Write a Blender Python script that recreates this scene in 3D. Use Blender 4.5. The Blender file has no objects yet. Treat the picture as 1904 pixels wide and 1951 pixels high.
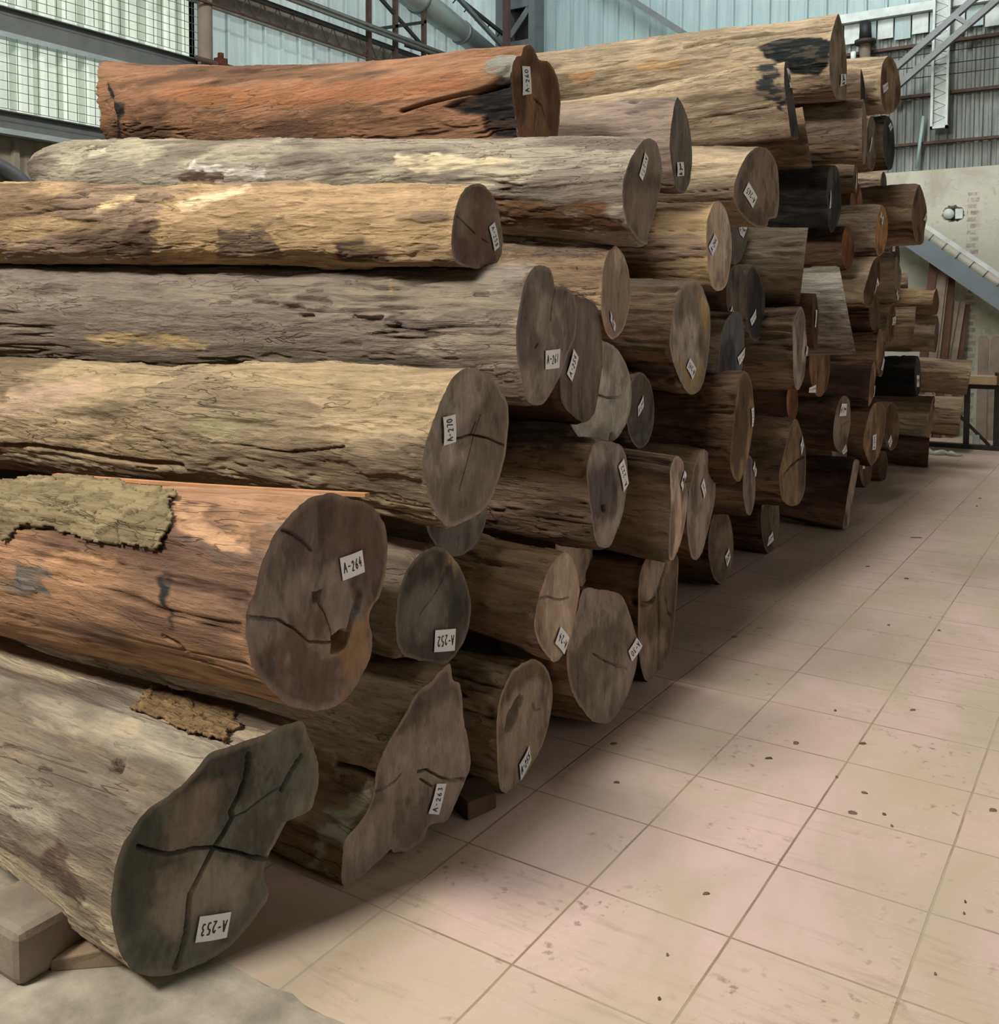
import bpy, math, random
import numpy as np
from mathutils import Vector, Matrix

S = bpy.context.scene
COL = S.collection
PI = math.pi

# ------------------------------------------------------------ camera
cd = bpy.data.cameras.new('camera'); cam = bpy.data.objects.new('camera', cd); COL.objects.link(cam)
S.camera = cam
CF, CPX, CPY = 1893.923, 894.670, 700.0
cd.sensor_fit = 'HORIZONTAL'; cd.sensor_width = 36.0; cd.lens = 36.0 * CF / 1904.0
cd.shift_x = (952.0 - CPX) / 1904.0
cd.shift_y = (CPY - 975.5) / 1904.0
cd.clip_start = 0.05; cd.clip_end = 200
_fw, _rt, _dn = Vector((-0.5588756, 0.8276544, -0.0514424)), Vector((0.8286757, 0.5597233, 0.002543)), Vector((0.0308983, -0.0412079, -0.9986727))
M = Matrix.Identity(4)
for r in range(3):
    M[r][0] = _rt[r]; M[r][1] = -_dn[r]; M[r][2] = -_fw[r]; M[r][3] = (1.61077, -2.39374, 1.56738)[r]
cam.matrix_world = M

# ------------------------------------------------------------ light
S.view_settings.view_transform = 'Standard'; S.view_settings.look = 'None'
S.view_settings.gamma = 1.0; S.view_settings.use_curve_mapping = False
S.view_settings.exposure = 0.0
w = bpy.data.worlds.new('daylight'); S.world = w; w.use_nodes = True
bg = w.node_tree.nodes['Background']; bg.inputs[0].default_value = (0.80, 0.93, 1.0, 1); bg.inputs[1].default_value = 0.035

def area(name, loc, tgt, sx, sy, power, color):
    l = bpy.data.lights.new(name, 'AREA'); l.shape = 'RECTANGLE'; l.size = sx; l.size_y = sy
    l.energy = power; l.color = color
    o = bpy.data.objects.new(name, l); COL.objects.link(o); o.location = loc
    d = Vector(tgt) - Vector(loc)
    o.rotation_euler = d.to_track_quat('-Z', 'Y').to_euler()
    return o
# roof light strip running along the aisle, above the ends of the logs (local Y = world Y)
a = area('roof_light_aisle', (-1.05, 2.6, 8.2), (-1.05, 2.6, 0.0), 0.9, 13.5, 680, (1.0, 0.95, 0.87))
a.rotation_euler = (0, 0, 0)
b = area('roof_light_front', (-2.6, -5.6, 6.6), (-1.3, 1.2, 1.4), 1.5, 1.3, 900, (1.0, 0.94, 0.86))
c_ = area('fill_light_back', (-3.0, 8.6, 8.4), (-2.6, 12.3, 5.0), 6.5, 1.2, 190, (0.88, 0.97, 1.0))  # added fill lamp to lift the back wall; no known roof light there
side_fill = area('fill_light_side', (8.8, 1.0, 2.6), (-0.5, 2.2, 1.0), 5.0, 3.2, 130, (1.0, 0.97, 0.93))  # added soft fill for the sawn log ends
# daylight outside the left wall, shining on its translucent sheets
sun = bpy.data.lights.new('sun', 'SUN'); sun.energy = 5.5; sun.angle = 0.05; sun.color = (1.0, 0.98, 0.92)
so = bpy.data.objects.new('sun', sun); COL.objects.link(so)
so.rotation_euler = Vector((0.86, 0.12, -0.42)).to_track_quat('-Z', 'Y').to_euler()
so.location = (-20, 2, 12)

# ------------------------------------------------------------ helpers
def link(name, me, mats=(), parent=None):
    o = bpy.data.objects.new(name, me); COL.objects.link(o)
    for m in (mats if isinstance(mats, (list, tuple)) else [mats]): me.materials.append(m)
    if parent is not None: o.parent = parent
    return o
def tag(o, label=None, cat=None, group=None, kind=None):
    if label: o['label'] = label
    if cat: o['category'] = cat
    if group: o['group'] = group
    if kind: o['kind'] = kind
    return o
def empty(name, loc, label=None, cat=None, group=None):
    o = bpy.data.objects.new(name, None); COL.objects.link(o); o.location = loc
    o.empty_display_size = 0.1
    return tag(o, label, cat, group)
class MB:
    """collects shapes in world metres, then builds ONE mesh object"""
    def __init__(s): s.v = []; s.f = []; s.sm = []
    def add(s, vs, fs, smooth=False):
        n = len(s.v); s.v += [tuple(p) for p in vs]; s.f += [tuple(i + n for i in f) for f in fs]; s.sm += [smooth] * len(fs); return s
    def box(s, lo, hi):
        x0, y0, z0 = lo; x1, y1, z1 = hi
        return s.add([(x0,y0,z0),(x1,y0,z0),(x1,y1,z0),(x0,y1,z0),(x0,y0,z1),(x1,y0,z1),(x1,y1,z1),(x0,y1,z1)],
              [(0,3,2,1),(4,5,6,7),(0,1,5,4),(1,2,6,5),(2,3,7,6),(3,0,4,7)])
    def bar(s, a, b, wd, ht, up=(0,0,1)):
        a = Vector(a); b = Vector(b); d = (b - a).normalized(); u = Vector(up)
        sx = d.cross(u)
        if sx.length < 1e-4: sx = d.cross(Vector((0,1,0)))
        sx.normalize(); u = sx.cross(d).normalized()
        vs = [p + sx * i * wd / 2 + u * j * ht / 2 for p in (a, b) for i, j in ((-1,-1),(1,-1),(1,1),(-1,1))]
        return s.add(vs, [(3,2,1,0),(4,5,6,7),(0,1,5,4),(1,2,6,5),(2,3,7,6),(3,0,4,7)])
    def tube(s, pts, r, n=10, cap=True):
        pts = [Vector(p) for p in pts]; rs = r if isinstance(r, (list, tuple)) else [r] * len(pts); vs = []; fs = []
        for i, p in enumerate(pts):
            d = (pts[min(i+1, len(pts)-1)] - pts[max(i-1, 0)]).normalized()
            sx = d.cross(Vector((0,0,1)));
            if sx.length < 1e-3: sx = d.cross(Vector((0,1,0)))
            sx.normalize(); u = sx.cross(d)
            for k in range(n):
                t = 2*PI*k/n; vs.append(p + (sx*math.cos(t) + u*math.sin(t)) * rs[i])
        for i in range(len(pts)-1):
            for k in range(n): fs.append((i*n+k, i*n+(k+1)%n, (i+1)*n+(k+1)%n, (i+1)*n+k))
        if cap: fs += [tuple(range(n))[::-1], tuple(range((len(pts)-1)*n, len(pts)*n))]
        return s.add(vs, fs, True)
    def build(s, name, mats, parent=None, bevel=0):
        me = bpy.data.meshes.new(name); off = Vector(parent.location) if parent is not None else Vector((0,0,0))
        if parent is not None and parent.parent is not None: off = Vector(parent.parent.location)
        me.from_pydata([tuple(Vector(p) - off) for p in s.v], [], s.f)
        me.polygons.foreach_set('use_smooth', s.sm); me.update()
        o = link(name, me, mats, parent)
        if bevel:
            m = o.modifiers.new('bevel', 'BEVEL'); m.width = bevel; m.segments = 2; m.limit_method = 'ANGLE'
        return o
def top(mb, name, mats, label, cat, group=None, bevel=0):
    """one-mesh thing with its origin moved to its base"""
    v = np.array([tuple(p) for p in mb.v]); c = (v.max(0) + v.min(0)) / 2; base = (c[0], c[1], v[:, 2].min())
    mb.v = [tuple(Vector(p) - Vector(base)) for p in mb.v]
    o = mb.build(name, mats, None, bevel); o.location = base
    return tag(o, label, cat, group)
def srgb(h):
    c = [int(h[i:i+2], 16) / 255 for i in (0, 2, 4)]
    return tuple((x / 12.92 if x <= .04045 else ((x + .055) / 1.055) ** 2.4) for x in c)

def desat(c, k=.26, d=.9):
    c = np.array(c); l = c @ np.array([.3, .6, .1]); return (c * (1 - k) + l * k) * d
# vectorised value noise
def _hash(ix, iy, iz, seed):
    h = (ix.astype(np.int64) * 374761393 + iy.astype(np.int64) * 668265263 + iz.astype(np.int64) * 2147483647 + seed * 974634777) & 0xffffffff
    h = ((h ^ (h >> 13)) * 1274126177) & 0xffffffff
    h = ((h ^ (h >> 16)) * 2246822519) & 0xffffffff
    return ((h ^ (h >> 15)) & 0xffffff) / float(0xffffff)
def vn(P, seed=0):
    f = np.floor(P); i = f.astype(np.int64); t = P - f; t = t * t * (3 - 2 * t); r = 0
    for dx in (0, 1):
        for dy in (0, 1):
            for dz in (0, 1):
                wgt = (t[:, 0] if dx else 1 - t[:, 0]) * (t[:, 1] if dy else 1 - t[:, 1]) * (t[:, 2] if dz else 1 - t[:, 2])
                r = r + wgt * _hash(i[:, 0] + dx, i[:, 1] + dy, i[:, 2] + dz, seed)
    return r
def fbm(P, sc, seed=0, oc=4, gain=.5):
    P = P * np.array(sc); a = 1.0; s = 0; n = 0
    for k in range(oc):
        s = s + a * vn(P * (2.03 ** k) + 17.3 * k, seed + k); n += a; a *= gain
    return s / n
def sstep(a, b, x):
    t = np.clip((x - a) / (b - a), 0, 1); return t * t * (3 - 2 * t)
def in_poly(px, py, poly):
    r = np.zeros(px.shape, bool); n = len(poly)
    for i in range(n):
        x0, y0 = poly[i]; x1, y1 = poly[(i + 1) % n]
        c = ((y0 > py) != (y1 > py)) & (px < (x1 - x0) * (py - y0) / ((y1 - y0) + 1e-12) + x0)
        r ^= c
    return r
def dist_poly(px, py, poly, closed=False):
    d = np.full(px.shape, 1e9); n = len(poly)
    for i in range(n if closed else n - 1):
        x0, y0 = poly[i]; x1, y1 = poly[(i + 1) % n]; dx, dy = x1 - x0, y1 - y0
        t = np.clip(((px - x0) * dx + (py - y0) * dy) / (dx * dx + dy * dy + 1e-12), 0, 1)
        d = np.minimum(d, np.hypot(px - x0 - t * dx, py - y0 - t * dy))
    return d
def soft_in(px, py, poly, sd):
    """signed soft inside: 1 inside, 0 outside with a border of width sd"""
    ins = in_poly(px, py, poly); d = dist_poly(px, py, poly, True); d = np.where(ins, d, -d)
    return sstep(-sd, sd, d)

# ------------------------------------------------------------ materials
def mat(name):
    m = bpy.data.materials.new(name); m.use_nodes = True; nt = m.node_tree; nt.nodes.clear()
    out = nt.nodes.new('ShaderNodeOutputMaterial'); bs = nt.nodes.new('ShaderNodeBsdfPrincipled')
    nt.links.new(bs.outputs[0], out.inputs[0]); return m, nt, bs, out
def nd(nt, t, **k):
    n = nt.nodes.new(t)
    for a, v in k.items(): setattr(n, a, v)
    return n
def mixc(nt, fac, A, B, mode='MIX'):
    n = nd(nt, 'ShaderNodeMix', data_type='RGBA', blend_type=mode)
    for sock, v in ((n.inputs[0], fac), (n.inputs[6], A), (n.inputs[7], B)):
        if hasattr(v, 'links') or hasattr(v, 'is_linked'): nt.links.new(v, sock)
        else: sock.default_value = v if isinstance(v, (int, float)) else (*v[:3], 1)
    return n.outputs[2]
def ramp(nt, src, stops):
    n = nd(nt, 'ShaderNodeValToRGB'); e = n.color_ramp.elements
    while len(e) < len(stops): e.new(0.5)
    for i, (p, c) in enumerate(stops): e[i].position = p; e[i].color = (*c, 1) if len(c) == 3 else c
    nt.links.new(src, n.inputs[0]); return n.outputs[0]
def noise(nt, vec, scale, detail=4, rough=.55, dist=0):
    n = nd(nt, 'ShaderNodeTexNoise'); n.inputs['Scale'].default_value = scale; n.inputs['Detail'].default_value = detail
    n.inputs['Roughness'].default_value = rough; n.inputs['Distortion'].default_value = dist
    if vec is not None: nt.links.new(vec, n.inputs['Vector'])
    return n.outputs['Fac']
def mapping(nt, vec, scale, loc=(0,0,0), rot=(0,0,0)):
    n = nd(nt, 'ShaderNodeMapping'); n.inputs['Scale'].default_value = scale; n.inputs['Location'].default_value = loc; n.inputs['Rotation'].default_value = rot
    nt.links.new(vec, n.inputs['Vector']); return n.outputs[0]
def bump(nt, bs, h, strength, dist):
    n = nd(nt, 'ShaderNodeBump'); n.inputs['Strength'].default_value = strength; n.inputs['Distance'].default_value = dist
    nt.links.new(h, n.inputs['Height']); nt.links.new(n.outputs[0], bs.inputs['Normal'])
def wood_mat(name, stretch, bumpd, contrast, linec=1):
    m, nt, bs, out = mat(name)
    at = nd(nt, 'ShaderNodeAttribute', attribute_name='col')
    geo = nd(nt, 'ShaderNodeTexCoord'); v = geo.outputs['Object']
    oi = nd(nt, 'ShaderNodeObjectInfo'); add = nd(nt, 'ShaderNodeVectorMath', operation='MULTIPLY_ADD')
    cmb = nd(nt, 'ShaderNodeCombineXYZ'); nt.links.new(oi.outputs['Random'], cmb.inputs[0]); nt.links.new(oi.outputs['Random'], cmb.inputs[1])
    nt.links.new(cmb.outputs[0], add.inputs[0]); add.inputs[1].default_value = (37, 53, 0); nt.links.new(v, add.inputs[2])
    v = add.outputs[0]
    g1 = noise(nt, mapping(nt, v, stretch), 24, 6, .68, .5)
    g2 = noise(nt, mapping(nt, v, stretch), 85, 5, .72, .3)
    g3 = noise(nt, v, 90, 3, .6)
    r1 = ramp(nt, g1, [(.28, (contrast[0],) * 3), (.72, (contrast[1],) * 3)])
    r2 = ramp(nt, g2, [(.25, (contrast[2],) * 3), (.42, (1, 1, 1)), (.8, (contrast[3],) * 3)])
    c = mixc(nt, 1.0, at.outputs['Color'], r1, 'MULTIPLY'); c = mixc(nt, 1.0, c, r2, 'MULTIPLY')
    g4 = noise(nt, mapping(nt, v, tuple(s * (.7 if k == 0 else 1) for k, s in enumerate(stretch)), (3, 1, 7)), 16, 3, .6, .8)
    ln = nd(nt, 'ShaderNodeMath', operation='SUBTRACT'); nt.links.new(g4, ln.inputs[0]); ln.inputs[1].default_value = .5
    ab = nd(nt, 'ShaderNodeMath', operation='ABSOLUTE'); nt.links.new(ln.outputs[0], ab.inputs[0])
    wid = ramp(nt, noise(nt, mapping(nt, v, stretch), 6, 3), [(.45, (1, 1, 1)), (.62, (0, 0, 0))])
    cr = ramp(nt, ab.outputs[0], [(0.0, (0, 0, 0)), (.010, (1, 1, 1))]); mxx = nd(nt, 'ShaderNodeMath', operation='MAXIMUM'); nt.links.new(cr, mxx.inputs[0]); nt.links.new(wid, mxx.inputs[1])
    if linec < 1: c = mixc(nt, 1.0, c, ramp(nt, mxx.outputs[0], [(0, (linec,) * 3), (1, (1, 1, 1))]), 'MULTIPLY')
    nt.links.new(c, bs.inputs['Base Color']); bs.inputs['Roughness'].default_value = .88
    bs.inputs['Specular IOR Level'].default_value = .15
    ad = nd(nt, 'ShaderNodeMath', operation='MULTIPLY_ADD'); nt.links.new(g2, ad.inputs[0]); ad.inputs[1].default_value = .55; nt.links.new(g1, ad.inputs[2])
    ad2 = nd(nt, 'ShaderNodeMath', operation='MULTIPLY_ADD'); nt.links.new(g3, ad2.inputs[0]); ad2.inputs[1].default_value = .12; nt.links.new(ad.outputs[0], ad2.inputs[2])
    if linec < 1:
        ad3 = nd(nt, 'ShaderNodeMath', operation='MULTIPLY_ADD'); nt.links.new(mxx.outputs[0], ad3.inputs[0]); ad3.inputs[1].default_value = .35; nt.links.new(ad2.outputs[0], ad3.inputs[2]); ad2 = ad3
    bump(nt, bs, ad2.outputs[0], .9, bumpd)
    return m
M_TRUNK = wood_mat('weathered_wood', (0.13, 1, 1), .016, (.66, 1.25, .45, 1.15), .42)
M_FACE = wood_mat('sawn_wood', (1, 1.0, .4), .006, (.72, 1.22, .66, 1.12))
def plain(name, color, rough=.7, metal=0, var=.15, scale=6, bumpd=0, col2=None):
    m, nt, bs, out = mat(name); g = nd(nt, 'ShaderNodeTexCoord').outputs['Object']
    n = noise(nt, g, scale, 5, .6)
    c2 = col2 if col2 else tuple(x * (1 - var) for x in color)
    nt.links.new(ramp(nt, n, [(.35, c2), (.65, tuple(min(1, x * (1 + var * .5)) for x in color))]), bs.inputs['Base Color'])
    bs.inputs['Roughness'].default_value = rough; bs.inputs['Metallic'].default_value = metal
    if bumpd: bump(nt, bs, noise(nt, g, scale * 6, 4, .6), .6, bumpd)
    return m
M_PAPER = plain('paper', srgb('dcdcde'), .8, 0, .03, 20)
M_INK = plain('ink', srgb('17181c'), .6, 0, .0, 20)

# ------------------------------------------------------------ the setting: floor
def floor_material():
    m, nt, bs, out = mat('floor_tiles')
    g = nd(nt, 'ShaderNodeTexCoord').outputs['Object']
    br = nd(nt, 'ShaderNodeTexBrick'); br.offset = 0.0; br.squash = 1.0
    br.inputs['Scale'].default_value = 1.0; br.inputs['Mortar Size'].default_value = .0042; br.inputs['Mortar Smooth'].default_value = .5
    br.inputs['Brick Width'].default_value = .4; br.inputs['Row Height'].default_value = .4
    br.inputs['Color1'].default_value = (*srgb('c0a69f'), 1); br.inputs['Color2'].default_value = (*srgb('b9a298'), 1); br.inputs['Mortar'].default_value = (*srgb('7a6650'), 1)
    wob = noise(nt, g, 3, 3); 
    vm = nd(nt, 'ShaderNodeVectorMath', operation='MULTIPLY_ADD'); cb = nd(nt, 'ShaderNodeCombineXYZ'); nt.links.new(wob, cb.inputs[0]); nt.links.new(wob, cb.inputs[1])
    nt.links.new(cb.outputs[0], vm.inputs[0]); vm.inputs[1].default_value = (.006, .006, 0); nt.links.new(g, vm.inputs[2])
    nt.links.new(vm.outputs[0], br.inputs['Vector'])
    # broad greenish grime, streaks of dirt, little specks
    g1 = noise(nt, mapping(nt, g, (1, .5, 1), rot=(0, 0, .5)), 2.2, 6, .62, .6)
    c = mixc(nt, ramp(nt, g1, [(.36, (0,) * 3), (.58, (.8,) * 3)]), br.outputs['Color'], srgb('a89a84'))
    st = noise(nt, mapping(nt, g, (1.0, 7, 1), rot=(0, 0, .95)), 3.0, 6, .7, .5)
    st2 = noise(nt, g, 1.3, 3, .5)
    mk = nd(nt, 'ShaderNodeMath', operation='MULTIPLY'); nt.links.new(ramp(nt, st, [(.52, (0,) * 3), (.72, (.55,) * 3)]), mk.inputs[0]); nt.links.new(ramp(nt, st2, [(.42, (0,) * 3), (.62, (1,) * 3)]), mk.inputs[1])
    c = mixc(nt, mk.outputs[0], c, srgb('84735a'))
    sp = noise(nt, g, 26, 4, .6); sm = noise(nt, g, 3.1, 3, .6)
    mk2 = nd(nt, 'ShaderNodeMath', operation='MULTIPLY'); nt.links.new(ramp(nt, sp, [(.58, (0,) * 3), (.66, (.7,) * 3)]), mk2.inputs[0]); nt.links.new(ramp(nt, sm, [(.5, (0,) * 3), (.66, (1,) * 3)]), mk2.inputs[1])
    c = mixc(nt, mk2.outputs[0], c, srgb('6b5c48'))
    nt.links.new(mixc(nt, 1.0, c, ramp(nt, noise(nt, g, .8, 2), [(.3, (.93, .93, .95)), (.7, (1.05, 1.03, 1.0))]), 'MULTIPLY'), bs.inputs['Base Color'])
    bs.inputs['Roughness'].default_value = .62; bs.inputs['Specular IOR Level'].default_value = .25
    h = nd(nt, 'ShaderNodeMath', operation='MULTIPLY_ADD'); nt.links.new(br.outputs['Fac'], h.inputs[0]); h.inputs[1].default_value = -1.0; nt.links.new(noise(nt, g, 12, 4), h.inputs[2])
    bump(nt, bs, h.outputs[0], .5, .003)
    return m
M_CONC = plain('concrete', srgb('948e7c'), .85, 0, .3, 7, .004, srgb('7a7464'))
M_TILES = floor_material()
fl = MB().box((-7.6, -0.79, -.12), (9.5, 12.6, 0)); tag(fl.build('floor', M_TILES), kind='structure')
# concrete apron in front of the tiles
apr = MB(); random.seed(5)
edge = [(-7.6 + i * .07, -0.79 + random.uniform(-.008, .012)) for i in range(245)]
vs = [(x, y, .002) for x, y in edge] + [(x, -3.4, .002) for x, y in edge]; n = len(edge)
apr.add(vs, [(i, i + n, i + n + 1, i + 1) for i in range(n - 1)]).box((-7.6, -3.4, -.12), (9.5, -.80, .0015))
tag(apr.build('floor_concrete', M_CONC), kind='structure')

# ------------------------------------------------------------ the setting: walls
def corrugated(axis, const, u0, u1, z0, z1, pitch, depth, dirn=1, rib=.35):
    """vertical-ribbed sheet in the plane axis=const; trapezoid ribs that stand out towards dirn"""
    mb = MB(); us = []; u = u0
    while u < u1:
        for f, d in ((0, 0), (1 - rib, 0), (1 - rib * .78, 1), (1 - rib * .22, 1)):
            us.append((min(u + f * pitch, u1), d))
        u += pitch
    us.append((u1, 0)); vs = []
    for z in (z0, z1):
        for uu, d in us:
            c = const + dirn * depth * d
            vs.append((c, uu, z) if axis == 0 else (uu, c, z))
    n = len(us); mb.add(vs, [(i, i + 1, n + i + 1, n + i) for i in range(n - 1)]); return mb
def sheet_material(name, c1, c2, trans, rough=.6, streak=.25):
    m, nt, bs, out = mat(name); g = nd(nt, 'ShaderNodeTexCoord').outputs['Object']
    a = noise(nt, mapping(nt, g, (6, 6, .5)), 2.0, 6, .65); b_ = noise(nt, g, 1.1, 4, .5)
    c = ramp(nt, a, [(.32, c2), (.62, c1)]); c = mixc(nt, 1.0, c, ramp(nt, b_, [(.35, (1 - streak,) * 3), (.65, (1,) * 3)]), 'MULTIPLY')
    nt.links.new(c, bs.inputs['Base Color']); bs.inputs['Roughness'].default_value = rough
    if trans:
        tr = nd(nt, 'ShaderNodeBsdfTranslucent'); nt.links.new(c, tr.inputs[0]); mx = nd(nt, 'ShaderNodeMixShader'); mx.inputs[0].default_value = trans
        nt.links.new(bs.outputs[0], mx.inputs[1]); nt.links.new(tr.outputs[0], mx.inputs[2]); nt.links.new(mx.outputs[0], out.inputs[0])
    return m
M_SHEETL = sheet_material('translucent_sheet', srgb('e4eee4'), srgb('cfdcd2'), .5, .5, .1)
M_SHEETM = sheet_material('painted_sheet_light', srgb('c4d6d8'), srgb('aebfc0'), .3, .5, .15)
M_SHEETB = sheet_material('painted_sheet', srgb('a6bdbd'), srgb('92aaab'), 0, .5, .1)
M_SHEETD = sheet_material('old_corrugated_sheet', srgb('a3aaa7'), srgb('6c7371'), 0, .7, .3)
M_SHEETLOW = plain('brown_sheet', srgb('8a8474'), .7, 0, .2, 5)
M_STEEL = plain('grey_steel', srgb('6d7274'), .5, .3, .15, 5)
M_STEELL = plain('pale_steel', srgb('a8b6b8'), .45, .3, .15, 5)
M_DARK = plain('dark_steel', srgb('33302c'), .6, .3, .3, 8)
M_RUST = plain('rusty_steel', srgb('54423a'), .8, .1, .3, 12)
M_WHITEP = plain('white_paint', srgb('c9d2d0'), .6, 0, .15, 9)
XL = -7.5; YB = 12.3
wl = corrugated(0, XL, -6.0, 5.36, 3.4, 13.0, .25, .09, 1); tag(wl.build('wall_left', M_SHEETL), kind='structure')
wl2 = corrugated(0, XL, 5.36, 12.6, 3.4, 13.0, .30, .035, 1, .2); tag(wl2.build('wall_left', M_SHEETM), kind='structure')
wl3 = corrugated(0, XL, -6.0, 12.6, 0, 3.4, .25, .04, 1); tag(wl3.build('wall_left', M_SHEETLOW), kind='structure')
wb = corrugated(1, YB, -7.6, 9.5, 5.72, 8.6, .27, .035, -1, .22); tag(wb.build('wall_back', M_SHEETB), kind='structure')
wb2 = corrugated(1, YB, -7.6, -2.6, 3.3, 5.72, .27, .035, -1, .22); tag(wb2.build('wall_back', M_SHEETB), kind='structure')
wb3 = corrugated(1, YB, -2.6, 9.5, 3.3, 5.72, .105, .03, -1, .5); tag(wb3.build('wall_back', M_SHEETD), kind='structure')
wr = MB().box((9.5, -6, 0), (9.6, 12.6, 8.6)); tag(wr.build('wall_right', plain('render_wall', srgb('7f7c72'), .85)), kind='structure')
# cream plastered wall with a band of bare brick and a broken hole
def plaster():
    m, nt, bs, out = mat('cream_plaster'); g = nd(nt, 'ShaderNodeTexCoord').outputs['Object']
    a = noise(nt, g, 1.6, 7, .65, .5); c = ramp(nt, a, [(.35, srgb('aeab9a')), (.52, srgb('c3c5b6')), (.7, srgb('c9c4ae'))])
    c = mixc(nt, ramp(nt, noise(nt, g, 7, 6, .7, 1.0), [(.56, (0,) * 3), (.66, (.55,) * 3)]), c, srgb('9d9686'))
    sx = nd(nt, 'ShaderNodeSeparateXYZ'); nt.links.new(g, sx.inputs[0])
    br = nd(nt, 'ShaderNodeTexBrick'); br.inputs['Scale'].default_value = 1; br.inputs['Brick Width'].default_value = .2; br.inputs['Row Height'].default_value = .085; br.inputs['Mortar Size'].default_value = .016
    br.inputs['Color1'].default_value = (*srgb('86776a'), 1); br.inputs['Color2'].default_value = (*srgb('a39688'), 1); br.inputs['Mortar'].default_value = (*srgb('b9bcb4'), 1)
    cb = nd(nt, 'ShaderNodeCombineXYZ'); nt.links.new(sx.outputs[0], cb.inputs[0]); nt.links.new(sx.outputs[2], cb.inputs[1]); nt.links.new(cb.outputs[0], br.inputs['Vector'])
    wv = nd(nt, 'ShaderNodeMath', operation='MULTIPLY_ADD'); nt.links.new(noise(nt, g, 9, 4, .6), wv.inputs[0]); wv.inputs[1].default_value = .05; nt.links.new(sx.outputs[0], wv.inputs[2])
    rp = ramp(nt, wv.outputs[0], [(0, (0,) * 3)])
    lo = nd(nt, 'ShaderNodeMath', operation='GREATER_THAN'); nt.links.new(wv.outputs[0], lo.inputs[0]); lo.inputs[1].default_value = -.30
    hi = nd(nt, 'ShaderNodeMath', operation='LESS_THAN'); nt.links.new(wv.outputs[0], hi.inputs[0]); hi.inputs[1].default_value = -.16
    zt = nd(nt, 'ShaderNodeMath', operation='LESS_THAN'); nt.links.new(sx.outputs[2], zt.inputs[0]); zt.inputs[1].default_value = 3.2
    mm = nd(nt, 'ShaderNodeMath', operation='MULTIPLY'); nt.links.new(lo.outputs[0], mm.inputs[0]); nt.links.new(hi.outputs[0], mm.inputs[1])
    mm2 = nd(nt, 'ShaderNodeMath', operation='MULTIPLY'); nt.links.new(mm.outputs[0], mm2.inputs[0]); nt.links.new(zt.outputs[0], mm2.inputs[1])
    mm3 = nd(nt, 'ShaderNodeMath', operation='MULTIPLY'); nt.links.new(mm2.outputs[0], mm3.inputs[0]); nt.links.new(ramp(nt, noise(nt, g, 12, 4, .7), [(.4, (.25,) * 3), (.6, (.9,) * 3)]), mm3.inputs[1])
    c = mixc(nt, mm3.outputs[0], c, br.outputs['Color'])
    nt.links.new(c, bs.inputs['Base Color']); bs.inputs['Roughness'].default_value = .9
    bump(nt, bs, noise(nt, g, 8, 6, .65), .5, .01); return m
M_PLASTER = plaster()
def wall_with_hole():
    mb = MB(); x0, x1, z0, z1, y = -2.9, 9.5, 0.0, 3.53, 12.12; hx, hz = -.49, 2.93
    random.seed(3); N = 32; ring = []
    for k in range(N):
        t = 2 * PI * k / N; r = 1 + random.uniform(-.1, .1); ring.append((hx + .135 * r * math.cos(t), hz + .115 * r * math.sin(t)))
    outer = []
    for k in range(N):
        t = 2 * PI * k / N; cx, sz = math.cos(t), math.sin(t); s = 1e9
        if cx > 1e-6: s = min(s, (x1 - hx) / cx)
        if cx < -1e-6: s = min(s, (x0 - hx) / cx)
        if sz > 1e-6: s = min(s, (z1 - hz) / sz)
        if sz < -1e-6: s = min(s, (z0 - hz) / sz)
        outer.append((hx + cx * s, hz + sz * s))
    corners = [(x1, z1), (x0, z1), (x0, z0), (x1, z0)]
    vs = [(a, y, b) for a, b in ring] + [(a, y, b) for a, b in outer] + [(a, y, b) for a, b in corners]
    fs = []
    for k in range(N):
        k2 = (k + 1) % N; a, b2 = outer[k], outer[k2]; f = [k, N + k]
        for ci, (cx, cz) in enumerate(corners):
            on = lambda p, q: abs(p - q) < 1e-6
            if (on(a[0], cx) and on(b2[1], cz)) or (on(a[1], cz) and on(b2[0], cx)):
                if not (on(a[0], cx) and on(b2[0], cx)) and not (on(a[1], cz) and on(b2[1], cz)): f.append(2 * N + ci)
        fs.append(tuple(f + [N + k2, k2]))
    mb.add(vs, fs)
    vs = [(a, y, b) for a, b in ring] + [(hx + (a - hx) * .72, y + .12, hz + (b - hz) * .72) for a, b in ring]
    mb.add(vs, [(k, (k + 1) % N, N + (k + 1) % N, N + k) for k in range(N)])
    mb.add([(x0, y, z1), (x1, y, z1), (x1, YB, z1), (x0, YB, z1)], [(0, 1, 2, 3)])
    mb.add([(x0, y, 0), (x0, YB, 0), (x0, YB, z1), (x0, y, z1)], [(0, 1, 2, 3)])
    tag(mb.build('wall_back', M_PLASTER), kind='structure')
wall_with_hole()
bk = MB().box((-.75, 12.24, 2.7), (-.2, 12.28, 3.2)); tag(bk.build('wall_back', M_DARK), kind='structure')
top(MB().tube([(-.55, 12.13, 2.94), (-.55, 12.24, 2.94)], .065, 18), 'pipe_end', M_WHITEP, 'round white pipe end seen inside the broken hole in the cream wall', 'pipe')
top(MB().box((-.47, 12.14, 2.87), (-.38, 12.23, 3.0)).box((-.36, 12.16, 2.88), (-.34, 12.23, 3.0)), 'socket_box', M_WHITEP, 'small white box beside the pipe end inside the wall hole', 'box')

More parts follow.
